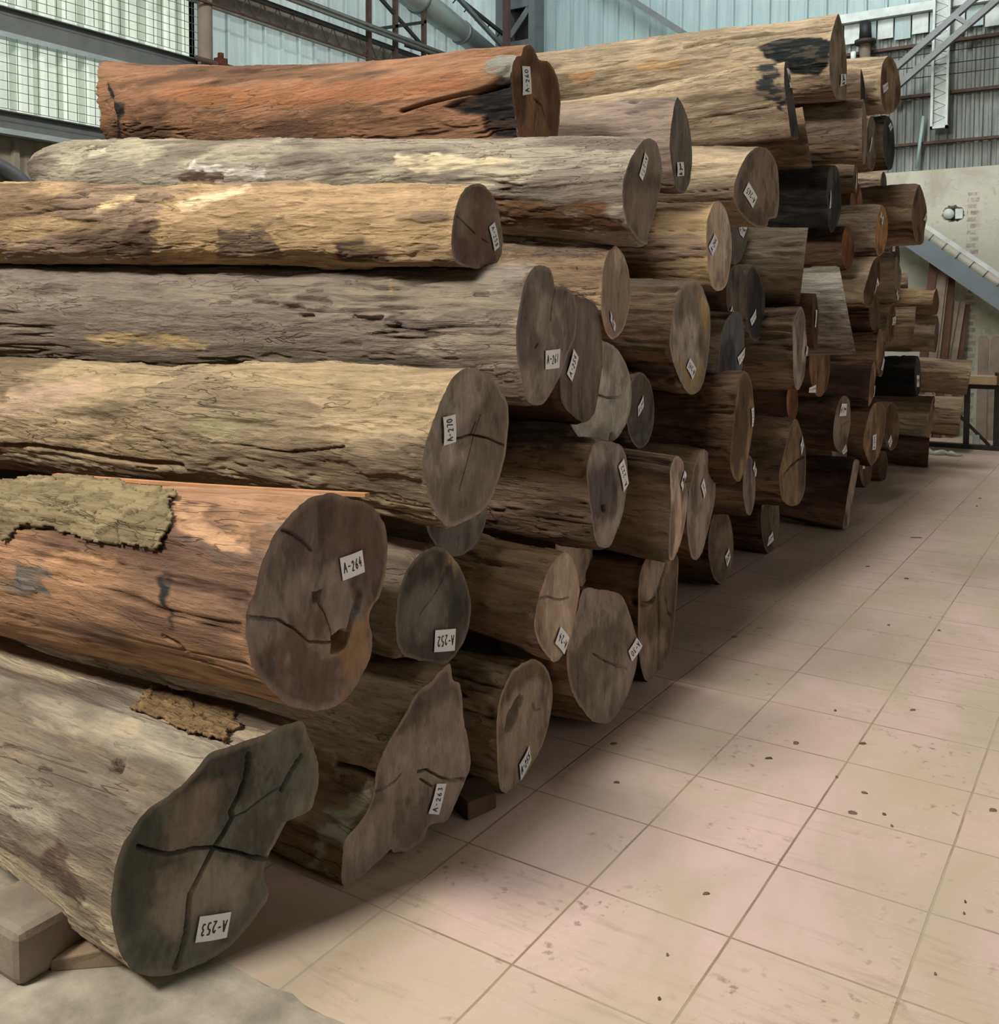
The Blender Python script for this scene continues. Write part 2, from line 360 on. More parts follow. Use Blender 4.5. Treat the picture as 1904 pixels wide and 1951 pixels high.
# ------------------------------------------------------------ steelwork on the left wall
def beam(z0, z1, nm, label):
    t = empty(nm, (XL + .1, 5, z0), label, 'beam')
    MB().box((XL + .095, -3, z0 + .05), (XL + .11, 12.2, z1)).box((XL + .095, -3, z1 - .01), (XL + .165, 12.2, z1)).build('web', M_STEEL, t)
    MB().box((XL + .095, -3, z0), (XL + .21, 12.2, z0 + .05)).build('flange', M_STEELL, t)
    return t
beam(3.27, 3.50, 'wall_beam', 'lower grey wall beam with pale flange along the left wall, just above the log tops')
beam(4.17, 4.47, 'wall_beam', 'upper grey wall beam with pale flange crossing the left wall behind the wire mesh')
top(MB().tube([(-7.3, 5.42, 0), (-7.3, 5.42, 8.5)], .085, 16), 'round_post', plain('brown_grey_paint', srgb('857a6e'), .6), 'round brown-grey steel post in front of the left wall', 'post')
# welded wire mesh panels
def mesh_panel(y0, y1, z0, z1, label):
    t = empty('wire_mesh', (-7.27, (y0 + y1) / 2, z0), label, 'wire mesh', 'wire mesh over the left wall'); mb = MB(); y = y0
    while y <= y1: mb.bar((-7.27, y, z0), (-7.27, y, z1), .005, .005); y += .105
    z = z0
    while z <= z1: mb.bar((-7.265, y0, z), (-7.265, y1, z), .005, .005); z += .085
    mb.build('grid', plain('wire', srgb('5c615c'), .5, .4), t); return t
mesh_panel(.8, 5.3, 3.5, 4.17, 'welded wire mesh between the two beams on the left wall')
mesh_panel(.8, 5.3, 4.48, 6.4, 'welded wire mesh above the upper beam on the left wall')
# thin service pipe with a rusty valve right of the post
t = empty('service_pipe', (-7.2, 5.6, 4.4), 'thin dark service pipe with a rusty valve, right of the round post', 'pipe')
MB().tube([(-7.2, 5.2, 4.43), (-7.2, 12.0, 4.43)], .028, 10).build('pipe', M_RUST, t)
MB().box((-7.25, 5.5, 4.42), (-7.15, 5.62, 4.50)).tube([(-7.2, 5.56, 4.50), (-7.2, 5.56, 4.56)], .035, 8).build('valve', plain('rust', srgb('5e2f22'), .9), t)
# lattice girder
t = empty('lattice_girder', (-7.2, 8, 5.1), 'dark lattice girder with zigzag rods running along the left wall', 'girder')
MB().bar((-7.2, 0.5, 5.31), (-7.2, 12.1, 5.31), .06, .05).build('top_chord', M_DARK, t)
MB().bar((-7.2, 0.5, 5.08), (-7.2, 12.1, 5.08), .03, .02).build('bottom_chord', M_RUST, t)
zz = MB()
for k in range(46):
    y = 0.6 + k * .25; zz.bar((-7.2, y, 5.09), (-7.2, y + .125, 5.3), .012, .012); zz.bar((-7.2, y + .125, 5.3), (-7.2, y + .25, 5.09), .012, .012)
zz.build('lacing', M_RUST, t)
t = MB().box((-7.44, 0.5, 5.12), (-7.40, 12.1, 5.36)); top(t, 'facing_board', plain('grey_board', srgb('8d8c82'), .8, 0, .25, 6), 'grey stained board strip behind the lattice girder', 'board')
for zz_, rr, lab in ((5.44, .028, 'upper bright conduit of the pair above the lattice girder'), (5.385, .022, 'lower bright conduit of the pair above the lattice girder')):
    top(MB().tube([(-7.05, 0.5, zz_), (-7.05, 12.1, zz_)], rr, 10), 'conduit', plain('galvanised', srgb('a59f98'), .35, .8, .2, 10), lab, 'pipe', 'conduits along the girder')
for y, z1, lab in ((8.18, 8.0, 'nearest of the three thin brown hangers above the girder'), (8.76, 8.0, 'middle of the three thin brown hangers above the girder'), (9.43, 6.4, 'shortest hanger above the girder, next to the big duct')):
    top(MB().box((-7.22, y - .03, 4.9), (-7.16, y + .03, z1)), 'hanger', M_RUST, lab, 'post', 'hangers above the girder')
for a, b, lab in (((-7.2, 7.6, 6.3), (-7.2, 9.6, 5.42), 'dark sloping brace between the hangers'), ((-7.18, 8.2, 5.44), (-7.18, 9.45, 5.85), 'dark brace rising towards the big duct'), ((-7.2, 9.0, 5.42), (-7.2, 11.0, 5.5), 'thin level dark rod under the big duct')):
    top(MB().bar(a, b, .04, .045), 'brace', M_DARK, lab, 'brace', 'braces above the girder')
# big round duct running down into the corner
t = empty('ventilation_duct', (-6.9, 11, 5.6), 'big pale round duct running down towards the back left corner', 'duct')
da, db = Vector((-7.22, 8.7, 6.2795)), Vector((-7.4573, 11.8, 5.8514))
MB().tube([da, db], [.21, .15], 28).build('duct_body', plain('dull_zinc', srgb('9ba39f'), .45, .5, .15, 4), t)
for f in (.22, .62): p = da.lerp(db, f); q = da.lerp(db, f + .02); MB().tube([p, q], .225 - .06 * f, 28).build('duct_joint', M_STEEL, t)
MB().bar(Vector((-6.4896, 9.0, 6.1426)), Vector((-7.0871, 11.7, 5.8207)), .05, .06).build('edge_strip', M_STEEL, t)
t = empty('roof_truss_chord', (-7, 11.2, 5.9), 'dark truss chord with short rods sloping down right of the big duct', 'truss')
ca, cb = Vector((-7.3427, 10.2, 6.5616)), Vector((-7.0987, 11.7, 6.0853)); MB().bar(ca, cb, .05, .05).build('chord', M_DARK, t)
for k in range(7): p = ca.lerp(cb, k / 6); MB().bar(p, p + Vector((-.09, 0, -.07)), .015, .015).build('rod', M_DARK, t)
top(MB().box((-6.95, 11.2, 5.0), (-6.85, 11.28, 8.4)), 'red_oxide_strut', plain('red_oxide', srgb('4c3734'), .8), 'thin dark red strut beside the grey corner column', 'post')
# corner column
t = empty('corner_column', (-7.1, 12.0, 0), 'grey built-up steel column in the back left corner', 'column')
MB().box((-7.50, 11.85, 0), (-7.26, 12.15, 8.5)).build('flange', M_STEEL, t)
MB().box((-6.86, 11.85, 0), (-6.74, 12.15, 8.5)).build('flange', M_STEEL, t)
MB().box((-7.26, 12.08, 0), (-6.86, 12.12, 8.5)).build('web', M_DARK, t)
lc = MB()
for k in range(9): z = 2 + k * .7; lc.bar((-7.26, 11.9, z), (-6.86, 11.9, z + .45), .02, .1); lc.box((-7.26, 11.88, z + .45), (-6.86, 11.92, z + .62))
lc.build('lacing', M_STEEL, t)

# ------------------------------------------------------------ steelwork on the back wall
for z, wd, m_, lab in ((3.90, .035, M_RUST, 'lowest brown purlin on the back wall, above the cream wall'), (4.54, .04, M_RUST, 'middle brown purlin on the back wall'), (5.21, .04, M_RUST, 'upper brown purlin on the back wall, behind the short chimney')):
    top(MB().box((-4.5, 12.16, z - wd / 2), (9.4, 12.26, z + wd / 2)), 'purlin', m_, lab, 'purlin', 'purlins on the back wall')
top(MB().box((-4.5, 12.12, 5.64), (9.4, 12.26, 5.76)), 'purlin', M_WHITEP, 'thick whitish purlin below the light blue sheets of the back wall', 'purlin', 'purlins on the back wall')
for z, nm in ((4.72, 'lowest'), (4.86, 'middle'), (5.02, 'uppermost')):
    top(MB().tube([(-1.35, 12.0, z + .02), (3.4, 12.0, z)], .006, 6), 'wire', M_DARK, nm + ' of three thin dark wires across the corrugated back wall', 'wire', 'wires across the back wall')
random.seed(8); t = empty('sheet_patchwork', (-1, 12.22, 5.3), 'row of pale flaps of sheet hanging under the whitish purlin of the back wall', 'sheet')
for k in range(12):
    x = -1.95 + k * .22
    MB().box((x, 12.215, 5.38 - random.uniform(0, .07)), (x + .2, 12.225, 5.63)).build('sheet_flap', M_SHEETB if k % 2 else M_WHITEP, t)
t = empty('lattice_post', (-.68, 12.0, 4.05), 'white laced steel post hanging on the back wall behind the double brace', 'post')
MB().box((-.78, 11.98, 4.05), (-.75, 12.08, 8.4)).box((-.60, 11.98, 4.05), (-.57, 12.08, 8.4)).box((-.78, 12.06, 4.05), (-.57, 12.08, 8.4)).box((-.78, 11.98, 4.05), (-.57, 12.08, 4.08)).build('channel', M_WHITEP, t)
lc = MB()
for k in range(16): z = 4.12 + k * .16; lc.tube([(-.75, 12.0, z), (-.6, 12.0, z + .06), (-.75, 12.0, z + .14)], .006, 6)
lc.build('lacing', M_STEEL, t)
t = empty('double_brace', (-1.2, 11.5, 4.7), 'grey double brace with cross plates, sloping down to the left behind the pile', 'brace')
MB().bar((-1.50, 11.7, 4.56), (2.52, 11.7, 7.82), .09, .075).build('brace_bar', M_STEEL, t)
MB().bar((-1.33, 11.7, 4.44), (2.75, 11.7, 7.73), .09, .075).build('brace_bar', M_STEEL, t)
cp = MB()
for f in (.12, .5, .85): p = Vector((-1.5, 11.7, 4.56)).lerp(Vector((.55, 11.7, 6.22)), f); cp.bar(p, p + Vector((.17, 0, -.14)), .1, .05)
cp.build('cross_plate', M_STEEL, t)
top(MB().bar((-7.0, 12.0, 7.9), (-3.6, 12.0, 5.35), .1, .09), 'wall_brace', M_STEEL, 'single grey brace sloping down to the right on the light blue back wall', 'brace')
# short chimney in front of the back wall
t = empty('vent_stack', (-1.66, 11.9, 5.0), 'short vent stack with a black cap behind the top right log', 'vent')
MB().tube([(-1.62, 12.0, 0), (-1.62, 12.0, 5.28)], .07, 16).build('stack', plain('brown_paint', srgb('6d6257'), .7), t)
MB().tube([(-1.62, 12.0, 5.28), (-1.62, 12.0, 5.33)], .14, 16).build('collar', M_DARK, t)
MB().tube([(-1.62, 12.0, 5.33), (-1.62, 12.0, 5.58)], [.085, .07], 16).build('cap', plain('black', srgb('14181a'), .6), t)
MB().tube([(-1.75, 11.9, 5.02), (-1.75, 11.9, 5.17)], .035, 12).build('insulator', M_WHITEP, t)
# light conduit on the lower corrugated sheet
top(MB().tube([(-.95, 12.1, 3.56), (-.88, 12.1, 4.25)], .022, 8), 'drain_pipe', M_SHEETB, 'thin pale blue pipe running down the corrugated sheet to the cream wall', 'pipe')
# sloping round duct on the right
t = empty('sloping_duct', (-.3, 11.8, 2.2), 'grey sloping duct with a segmented top, coming down in front of the cream wall', 'duct')
sa, sb = Vector((-1.25, 11.8, 2.86)), Vector((2.36, 11.8, .13))
MB().bar(sa, sb, .2, .26).build('duct_body', plain('duct_grey', srgb('8e9aa2'), .4, .3, .1, 4), t)
MB().tube([sa + Vector((.04, -.06, .13)), sb + Vector((.04, -.06, .13))], .055, 14).build('cable_sleeve', plain('sleeve', srgb('aba79a'), .5, 0, .1, 8), t)
MB().bar(sa + Vector((.10, 0, .19)), sb + Vector((.10, 0, .19)), .1, .05).build('top_strip', plain('white_strip', srgb('dfe5e6'), .4), t)
for k in range(22): p = sa.lerp(sb, k / 22.5 + .01) + Vector((.04, -.06, .13)); MB().tube([p, p + (sb - sa).normalized() * .012], .06, 14).build('sleeve_ring', M_STEEL, t)

# ------------------------------------------------------------ planks, fence boards, metal frame at the far right
M_PLANK = plain('plank', srgb('8f8273'), .85, 0, .25, 7, .003)
M_PLANKR = plain('plank_red', srgb('5f4436'), .85, 0, .25, 7, .003)
for k, (xb, xt, zt, wd, m_, lab) in enumerate(((-.80, -.66, 2.34, .10, M_PLANKR, 'dark red-brown plank leaning leftmost against the cream wall'), (-.72, -.55, 2.28, .12, M_PLANK, 'grey plank leaning second from left on the cream wall'),
        (-.66, -.52, 2.30, .09, M_PLANK, 'pale narrow plank leaning against the cream wall, third from left'), (-.56, -.45, 2.26, .09, M_PLANKR, 'brown plank leaning against the cream wall, in the middle of the bunch'),
        (-.62, -.40, 1.78, .08, M_PLANK, 'shorter grey plank leaning right of the tall planks'), (-.50, -.33, 1.78, .07, M_PLANK, 'short grey plank leaning closest to the brick band'),
        (-.42, -.28, 1.74, .06, M_PLANKR, 'short dark plank leaning last before the brick band'))):
    top(MB().bar((xb, 11.60 + k * .036, .0), (xt, 11.83 + k * .036, zt), wd, .03, (0, 1, 0)), 'leaning_plank', m_, lab, 'plank', 'planks leaning on the cream wall', .003)
for k, (x, z1, wd) in enumerate(((-.05, 1.33, .12), (.13, 1.33, .2), (.36, 1.3, .14), (.54, 1.28, .16))):
    top(MB().box((x - wd / 2, 11.78, 0), (x + wd / 2, 11.81, z1 - .06)).add([(x - wd/2, 11.78, z1 - .06), (x + wd/2, 11.78, z1 - .06), (x + wd/2 - .03, 11.78, z1), (x - wd/2 + .03, 11.78, z1),
        (x - wd/2, 11.81, z1 - .06), (x + wd/2, 11.81, z1 - .06), (x + wd/2 - .03, 11.81, z1), (x - wd/2 + .03, 11.81, z1)], [(0,1,2,3),(7,6,5,4),(1,5,6,2),(3,2,6,7),(0,3,7,4)]),
        'fence_board', M_PLANK, ('leftmost upright grey board', 'second upright grey board', 'third upright grey board', 'last upright grey board')[k] + ' standing behind the black metal frame', 'board', 'upright boards behind the frame')
t = empty('metal_frame', (.1, 10.8, 0), 'black welded metal frame standing at the far end of the pile', 'frame')
MB().box((-.2, 10.75, .72), (1.2, 10.83, .77)).build('top_rail', M_DARK, t)
for x in (-.09, .23): MB().box((x - .03, 10.76, .05), (x + .03, 10.82, .72)).build('leg', M_DARK, t)
MB().box((.20, 10.76, .77), (.235, 10.82, .92)).build('stub', M_DARK, t)
MB().bar((-.16, 10.79, .38), (.16, 10.79, .05), .035, .035).build('diagonal', M_DARK, t)
MB().bar((.30, 10.79, .05), (.42, 10.79, .2), .035, .035).build('diagonal', M_DARK, t)
MB().box((-2.2, 10.70, 0), (1.6, 10.84, .05)).build('base_rail', M_DARK, t)
top(MB().box((-.02, 10.77, .055), (.055, 10.83, .17)), 'glass_jar', plain('dusty_glass', srgb('a6b0ab'), .2), 'small dusty glass jar standing on the base rail of the black frame', 'jar')
# small pale off-cut on top of the frame
tt = MB().box((-.32, 10.66, .775), (.23, 10.94, .88)); top(tt, 'timber_offcut', plain('fresh_wood', srgb('a48c6c'), .8, 0, .2, 8, .003), 'short pale squared timber lying on top of the black metal frame', 'timber', None, .008)
# machine at the far left
t = empty('machine_wheel_guard', (-3.0, 1.8, 1.2), 'grey machine frame with an arched guard at the left edge behind the logs', 'machine')
def lm(px_y, z): return (-6.4, px_y, z)
gd = MB(); NA = 24; vs = []
for k in range(NA + 1):
    a_ = PI * k / NA
    for rr_, zz_ in ((.70, .36), (.60, .27)):
        for xx in (-6.62, -6.30): vs.append((xx, 1.98 + rr_ * math.cos(a_), 2.56 + zz_ * math.sin(a_)))
gd.add(vs, [f for k in range(NA) for f in ((4*k, 4*k+4, 4*k+5, 4*k+1), (4*k+2, 4*k+3, 4*k+7, 4*k+6), (4*k+1, 4*k+5, 4*k+7, 4*k+3), (4*k, 4*k+2, 4*k+6, 4*k+4))], True)
gd.build('guard_arch', plain('machine_grey', srgb('62686c'), .5, .2), t)
MB().box((-6.48, 1.95, 0), (-6.32, 2.16, 2.86)).build('upright', M_STEEL, t)
MB().box((-6.5, 1.2, 2.72), (-6.45, 1.95, 2.80)).box((-6.5, 1.2, 2.48), (-6.45, 1.95, 2.56)).box((-6.5, 1.2, 2.2), (-6.45, 1.95, 2.30)).build('cross_bar', M_STEEL, t)
MB().box((-6.6, 1.2, 0), (-6.52, 2.9, 2.6)).build('back_panel', M_DARK, t)

# ------------------------------------------------------------ the logs
LOGS = {
"1": {"c":[-0.195,-0.784,0.276],"R":0.261,"ab":[0.282,0.0],"B":[[0.212,0.259],[0.228,0.225],[0.246,0.179],[0.261,0.133],[0.259,0.071],[0.24,0.021],[0.19,0.011],[0.168,0.008],[0.144,-0.026],[0.12,-0.061],[0.105,-0.106],[0.119,-0.162],[0.086,-0.201],[0.039,-0.239],[-0.003,-0.255],[-0.06,-0.261],[-0.112,-0.257],[-0.16,-0.246],[-0.206,-0.213],[-0.233,-0.173],[-0.251,-0.123],[-0.26,-0.064],[-0.261,-0.015],[-0.254,0.031],[-0.238,0.086],[-0.212,0.123],[-0.179,0.157],[-0.13,0.178],[-0.087,0.195],[-0.048,0.234],[-0.022,0.249],[0.024,0.246],[0.064,0.25],[0.106,0.251],[0.155,0.261]],"r2":0.844,"dz":0.1,"dy":0.175,"L":4.16,"cr":[[[[0.069,0.217],[0.061,0.161],[0.043,0.121],[0.022,0.088],[0.026,0.07],[0.002,0.037],[-0.021,0.012],[-0.042,-0.019],[-0.058,-0.045],[-0.079,-0.078],[-0.087,-0.123],[-0.09,-0.167],[-0.104,-0.212],[-0.116,-0.245]],0.009,0.05],[[[-0.201,0.08],[-0.168,0.06],[-0.132,0.039],[-0.082,0.031],[-0.025,0.016],[0.021,-0.01],[0.068,-0.04],[0.117,-0.069]],0.007,0.04],[[[0.026,0.07],[0.063,0.075],[0.104,0.094],[0.154,0.107]],0.003,0.012],[[[0.213,0.168],[0.183,0.136],[0.158,0.097]],0.008,0.04]],"fp":[[[[-0.118,0.168],[-0.029,0.19],[-0.004,0.156],[-0.031,0.036],[-0.12,0.055],[-0.131,0.109]],"7d7064"],[[[-0.169,-0.014],[-0.07,-0.002],[0.021,-0.036],[0.089,-0.075],[0.06,-0.157],[-0.059,-0.147],[-0.135,-0.179],[-0.171,-0.114]],"8a7f72"],[[[-0.173,0.161],[-0.245,0.052],[-0.258,-0.077],[-0.22,-0.204],[-0.172,-0.213],[-0.194,-0.079],[-0.181,0.04],[-0.118,0.143]],"4a4c44"]],"tc":[[[[0.6,2.513],[0.508,2.461]],0.008,0.012],[[[0.3,1.937],[0.25,1.911]],0.007,0.01],[[[0.45,2.985],[0.367,2.906]],0.007,0.01],[[[0.417,2.539],[0.375,2.513]],0.007,0.01]],"dt":[[[[0.258,2.147],[0.225,2.042],[0.192,2.121],[0.192,2.225],[0.242,2.251]],"4a3a2c",-0.02],[[[0.258,-3.063],[0.208,2.958],[0.158,3.011],[0.108,-3.063],[0.142,-2.775],[0.192,-2.932],[0.25,-2.88]],"5f4a3c",0],[[[0.608,-2.435],[0.392,-2.435],[0.175,-2.435],[0.042,-2.435],[0.233,-2.435],[0.542,-2.435]],"a8834f",-0.006]],"q":[[-0.193,-0.7783,0.0563],[-0.2151,-0.8565,0.077],[-0.2116,-0.8442,0.1364],[-0.1895,-0.7657,0.1157]],"t":"A-253"},
"2": {"c":[-0.123,-0.131,0.249],"R":0.259,"ab":[0.151,0.0],"B":[[0.167,0.262],[0.178,0.211],[0.209,0.192],[0.22,0.142],[0.228,0.074],[0.249,-0.008],[0.257,-0.084],[0.231,-0.13],[0.177,-0.198],[0.145,-0.22],[0.078,-0.204],[0.056,-0.239],[-0.008,-0.25],[-0.064,-0.23],[-0.076,-0.214],[-0.109,-0.227],[-0.166,-0.243],[-0.227,-0.262],[-0.257,-0.234],[-0.255,-0.176],[-0.245,-0.12],[-0.206,-0.099],[-0.165,-0.069],[-0.142,-0.02],[-0.13,0.038],[-0.096,0.089],[-0.051,0.133],[-0.014,0.171],[0.015,0.205],[0.05,0.223],[0.086,0.229],[0.126,0.253]],"r2":0.734,"dz":-0.07,"dy":-0.13,"L":4.01,"cr":[[[[-0.134,-0.023],[-0.096,-0.029],[-0.062,-0.023],[-0.035,-0.009]],0.004,0.02],[[[0.034,-0.025],[0.071,-0.035],[0.116,-0.069],[0.172,-0.101],[0.231,-0.118]],0.006,0.03],[[[0.043,-0.052],[0.071,-0.07],[0.093,-0.094]],0.005,0.02]],"tc":[[[[0.137,2.958],[0.088,2.958],[0.04,2.958],[0.0,2.985],[0.0,2.985]],0.016,0.07]],"dt":[[[[0.0,1.963],[0.0,1.728],[0.0,1.649],[0.0,1.99],[0.0,2.173]],"3e4244",0],[[[0.0,2.539],[0.0,2.409],[0.0,2.199],[0.0,2.278],[0.0,2.513],[0.0,2.697],[0.0,2.723]],"3e4244",0],[[[0.032,-3.037],[0.0,3.037],[0.0,3.037],[0.0,-2.854],[0.072,-2.461],[0.088,-2.199],[0.12,-2.199],[0.104,-2.487]],"b8b4a0",0.002],[[[0.016,1.466],[0.016,1.178],[0.0,1.152],[0.0,1.152],[0.0,1.44],[0.0,1.885],[0.0,1.911]],"6b5236",-0.015]],"q":[[-0.1121,-0.0622,0.0853],[-0.1068,-0.027,0.1642],[-0.1006,0.0134,0.1498],[-0.1054,-0.018,0.0652]],"t":"A-263"},
"3": {"c":[-0.052,-0.576,0.854],"R":0.276,"ab":[-0.075,0.0],"B":[[-0.003,0.274],[0.03,0.272],[0.117,0.242],[0.198,0.215],[0.256,0.163],[0.278,0.102],[0.27,0.019],[0.245,-0.037],[0.201,-0.066],[0.192,-0.098],[0.206,-0.146],[0.196,-0.198],[0.149,-0.24],[0.096,-0.271],[0.026,-0.274],[-0.039,-0.259],[-0.095,-0.233],[-0.154,-0.197],[-0.212,-0.139],[-0.26,-0.074],[-0.278,-0.008],[-0.277,0.048],[-0.244,0.096],[-0.222,0.154],[-0.179,0.207],[-0.128,0.241],[-0.066,0.271]],"r2":0.692,"dz":-0.14,"dy":-0.145,"L":3.9,"cr":[[[[-0.153,0.213],[-0.112,0.194],[-0.077,0.17],[-0.049,0.144]],0.006,0.025],[[[-0.278,0.039],[-0.224,0.022],[-0.17,0.004],[-0.114,-0.033],[-0.055,-0.08],[0.027,-0.107]],0.005,0.02],[[[-0.024,0.012],[0.003,-0.021],[0.027,-0.075],[0.031,-0.105]],0.004,0.015]],"ho":[[[[0.032,-0.1],[0.06,-0.088],[0.082,-0.09],[0.108,-0.104],[0.092,-0.127],[0.059,-0.138],[0.033,-0.13]],0.07],[[[-0.038,0.038],[-0.01,0.033],[-0.014,0.012],[-0.038,0.018]],0.03],[[[0.148,0.001],[0.162,-0.014],[0.15,-0.053],[0.129,-0.061],[0.111,-0.098],[0.093,-0.097],[0.111,-0.07],[0.122,-0.032]],0.02]],"fp":[[[[-0.225,-0.041],[-0.114,-0.023],[0.048,-0.161],[0.081,-0.213],[-0.036,-0.228],[-0.115,-0.15]],"604538"],[[[-0.055,0.013],[-0.004,0.007],[0.027,-0.075],[-0.015,-0.083],[-0.059,-0.038]],"5e463c"],[[[0.006,-0.109],[0.185,-0.076],[0.184,-0.203],[0.092,-0.257],[0.081,-0.185]],"987552"],[[[0.009,0.261],[0.186,0.212],[0.258,0.078],[0.209,0.017],[0.05,0.107],[0.008,0.195]],"665048"]],"tc":[[[[0.281,-2.958],[0.235,-2.906],[0.219,-2.801]],0.008,0.012]],"dt":[[[[0.305,2.775],[0.297,2.723],[0.266,2.801],[0.25,2.906],[0.258,3.063],[0.258,-3.037],[0.266,-3.037],[0.281,3.037],[0.297,2.906]],"2b2b2b",0],[[[0.399,1.885],[0.211,2.094],[0.07,2.225],[0.039,2.487],[0.117,2.539],[0.242,2.33],[0.375,2.068]],"b98e66",0],[[[0.735,2.67],[0.532,2.697],[0.524,2.958],[0.672,3.063],[0.797,2.906]],"b2865c",0],[[[0.883,2.827],[0.735,2.88],[0.735,-3.089],[0.891,-3.063]],"6f655c",0]],"q":[[-0.0565,-0.5176,0.9555],[-0.0637,-0.4212,0.9572],[-0.0646,-0.4099,0.8963],[-0.0574,-0.5049,0.8947]],"t":"A-264"},
"4": {"c":[0.0,-0.014,1.193],"R":0.222,"ab":[-0.0,0.0],"B":[[0.012,0.223],[0.116,0.198],[0.17,0.155],[0.215,0.104],[0.222,0.043],[0.204,-0.049],[0.166,-0.122],[0.128,-0.176],[0.076,-0.206],[-0.005,-0.221],[-0.092,-0.223],[-0.141,-0.195],[-0.186,-0.139],[-0.208,-0.083],[-0.222,-0.028],[-0.208,0.024],[-0.174,0.084],[-0.124,0.156],[-0.086,0.197],[-0.036,0.22]],"r2":1.148,"dz":-0.1,"dy":0.22,"L":4.42,"cr":[[[[0.013,0.032],[0.038,0.064]],0.005,0.03],[[[0.063,0.084],[0.027,0.025],[-0.006,-0.048],[-0.046,-0.127]],0.0035,0.02],[[[-0.121,0.022],[-0.059,0.024],[0.013,0.032],[0.106,0.009],[0.195,-0.021]],0.005,0.03]],"tc":[[[[2.265,-2.67],[1.929,-2.749],[1.593,-2.67],[1.071,-2.644]],0.014,0.025],[[[0.504,-3.037],[0.416,-3.063],[0.301,-3.142]],0.006,0.015]],"dt":[[[[2.265,2.618],[2.071,2.435],[1.699,2.278],[1.549,2.487],[1.77,2.801],[1.982,2.985],[2.212,3.115]],"b3967a",0],[[[1.655,-2.958],[1.442,-2.985],[1.531,-2.854],[1.664,-2.854]],"dcb98a",-0.003],[[[0.965,2.827],[0.699,2.854],[0.796,-3.037],[1.0,-3.142]],"8f8560",0]],"q":[[0.0,-0.1439,1.2056],[0.0,-0.1481,1.2856],[-0.0,-0.0868,1.2895],[0.0,-0.0839,1.2105]],"t":"A-270"},
"5": {"c":[-0.25,0.289,0.946],"R":0.176,"ab":[0.05,0.0],"B":[[-0.008,0.176],[0.047,0.161],[0.098,0.131],[0.139,0.086],[0.166,0.032],[0.176,-0.026],[0.167,-0.081],[0.14,-0.128],[0.099,-0.16],[0.048,-0.176],[-0.007,-0.174],[-0.061,-0.155],[-0.108,-0.122],[-0.145,-0.077],[-0.168,-0.026],[-0.176,0.027],[-0.168,0.078],[-0.145,0.121],[-0.109,0.154],[-0.062,0.173]],"r2":0.832,"dz":-0.29,"dy":0.065,"L":4.33},
"6": {"c":[-0.051,0.544,1.505],"R":0.23,"ab":[-0.05,0.0],"B":[[-0.1,0.225],[-0.043,0.233],[0.008,0.223],[0.036,0.192],[0.049,0.164],[0.118,0.168],[0.191,0.142],[0.227,0.086],[0.211,-0.007],[0.144,-0.08],[0.095,-0.142],[0.042,-0.184],[-0.021,-0.227],[-0.079,-0.233],[-0.142,-0.218],[-0.172,-0.18],[-0.194,-0.128],[-0.223,-0.067],[-0.227,-0.0],[-0.214,0.075],[-0.186,0.143],[-0.151,0.194]],"r2":1.104,"dz":0.1,"dy":-0.22,"L":4.17,"cr":[[[[0.049,0.164],[0.026,0.103],[0.018,0.049]],0.005,0.03],[[[-0.078,-0.029],[-0.096,-0.04]],0.006,0.02]],"tc":[[[[1.238,2.67],[1.162,2.644],[1.087,2.592]],0.012,0.02],[[[1.129,2.749],[1.02,2.775]],0.01,0.02],[[[0.928,2.67],[0.828,2.697],[0.761,2.749]],0.012,0.02],[[[0.878,2.539],[0.82,2.539]],0.01,0.02],[[[0.652,2.958],[0.577,2.985],[0.535,2.958]],0.014,0.025],[[[0.719,2.356],[0.669,2.304]],0.01,0.02],[[[2.25,2.618],[2.158,2.644]],0.01,0.015],[[[0.97,2.801],[0.886,2.827]],0.01,0.02],[[[1.313,2.775],[1.254,2.775]],0.01,0.02],[[[0.886,2.958],[0.836,2.958]],0.01,0.02],[[[0.51,3.089],[0.46,3.089]],0.01,0.02],[[[0.176,2.539],[0.125,2.539]],0.008,0.02]],"dt":[[[[2.082,-2.801],[1.932,-2.88],[1.631,-2.827],[1.371,-2.749],[1.388,-2.67],[1.647,-2.644],[1.965,-2.644]],"b5996a",-0.004],[[[0.644,1.833],[0.619,1.649],[0.535,2.225],[0.527,2.566],[0.544,2.644],[0.56,2.435]],"c29a6c",0.003],[[[2.927,1.754],[1.806,1.859],[0.702,1.885],[0.059,1.833],[0.0,2.356],[1.121,2.356],[2.684,2.539]],"8c8070",0]],"q":[[-0.0491,0.5125,1.4526],[-0.0547,0.6243,1.4558],[-0.0543,0.6171,1.3898],[-0.049,0.5114,1.3891]],"t":"A-261"},
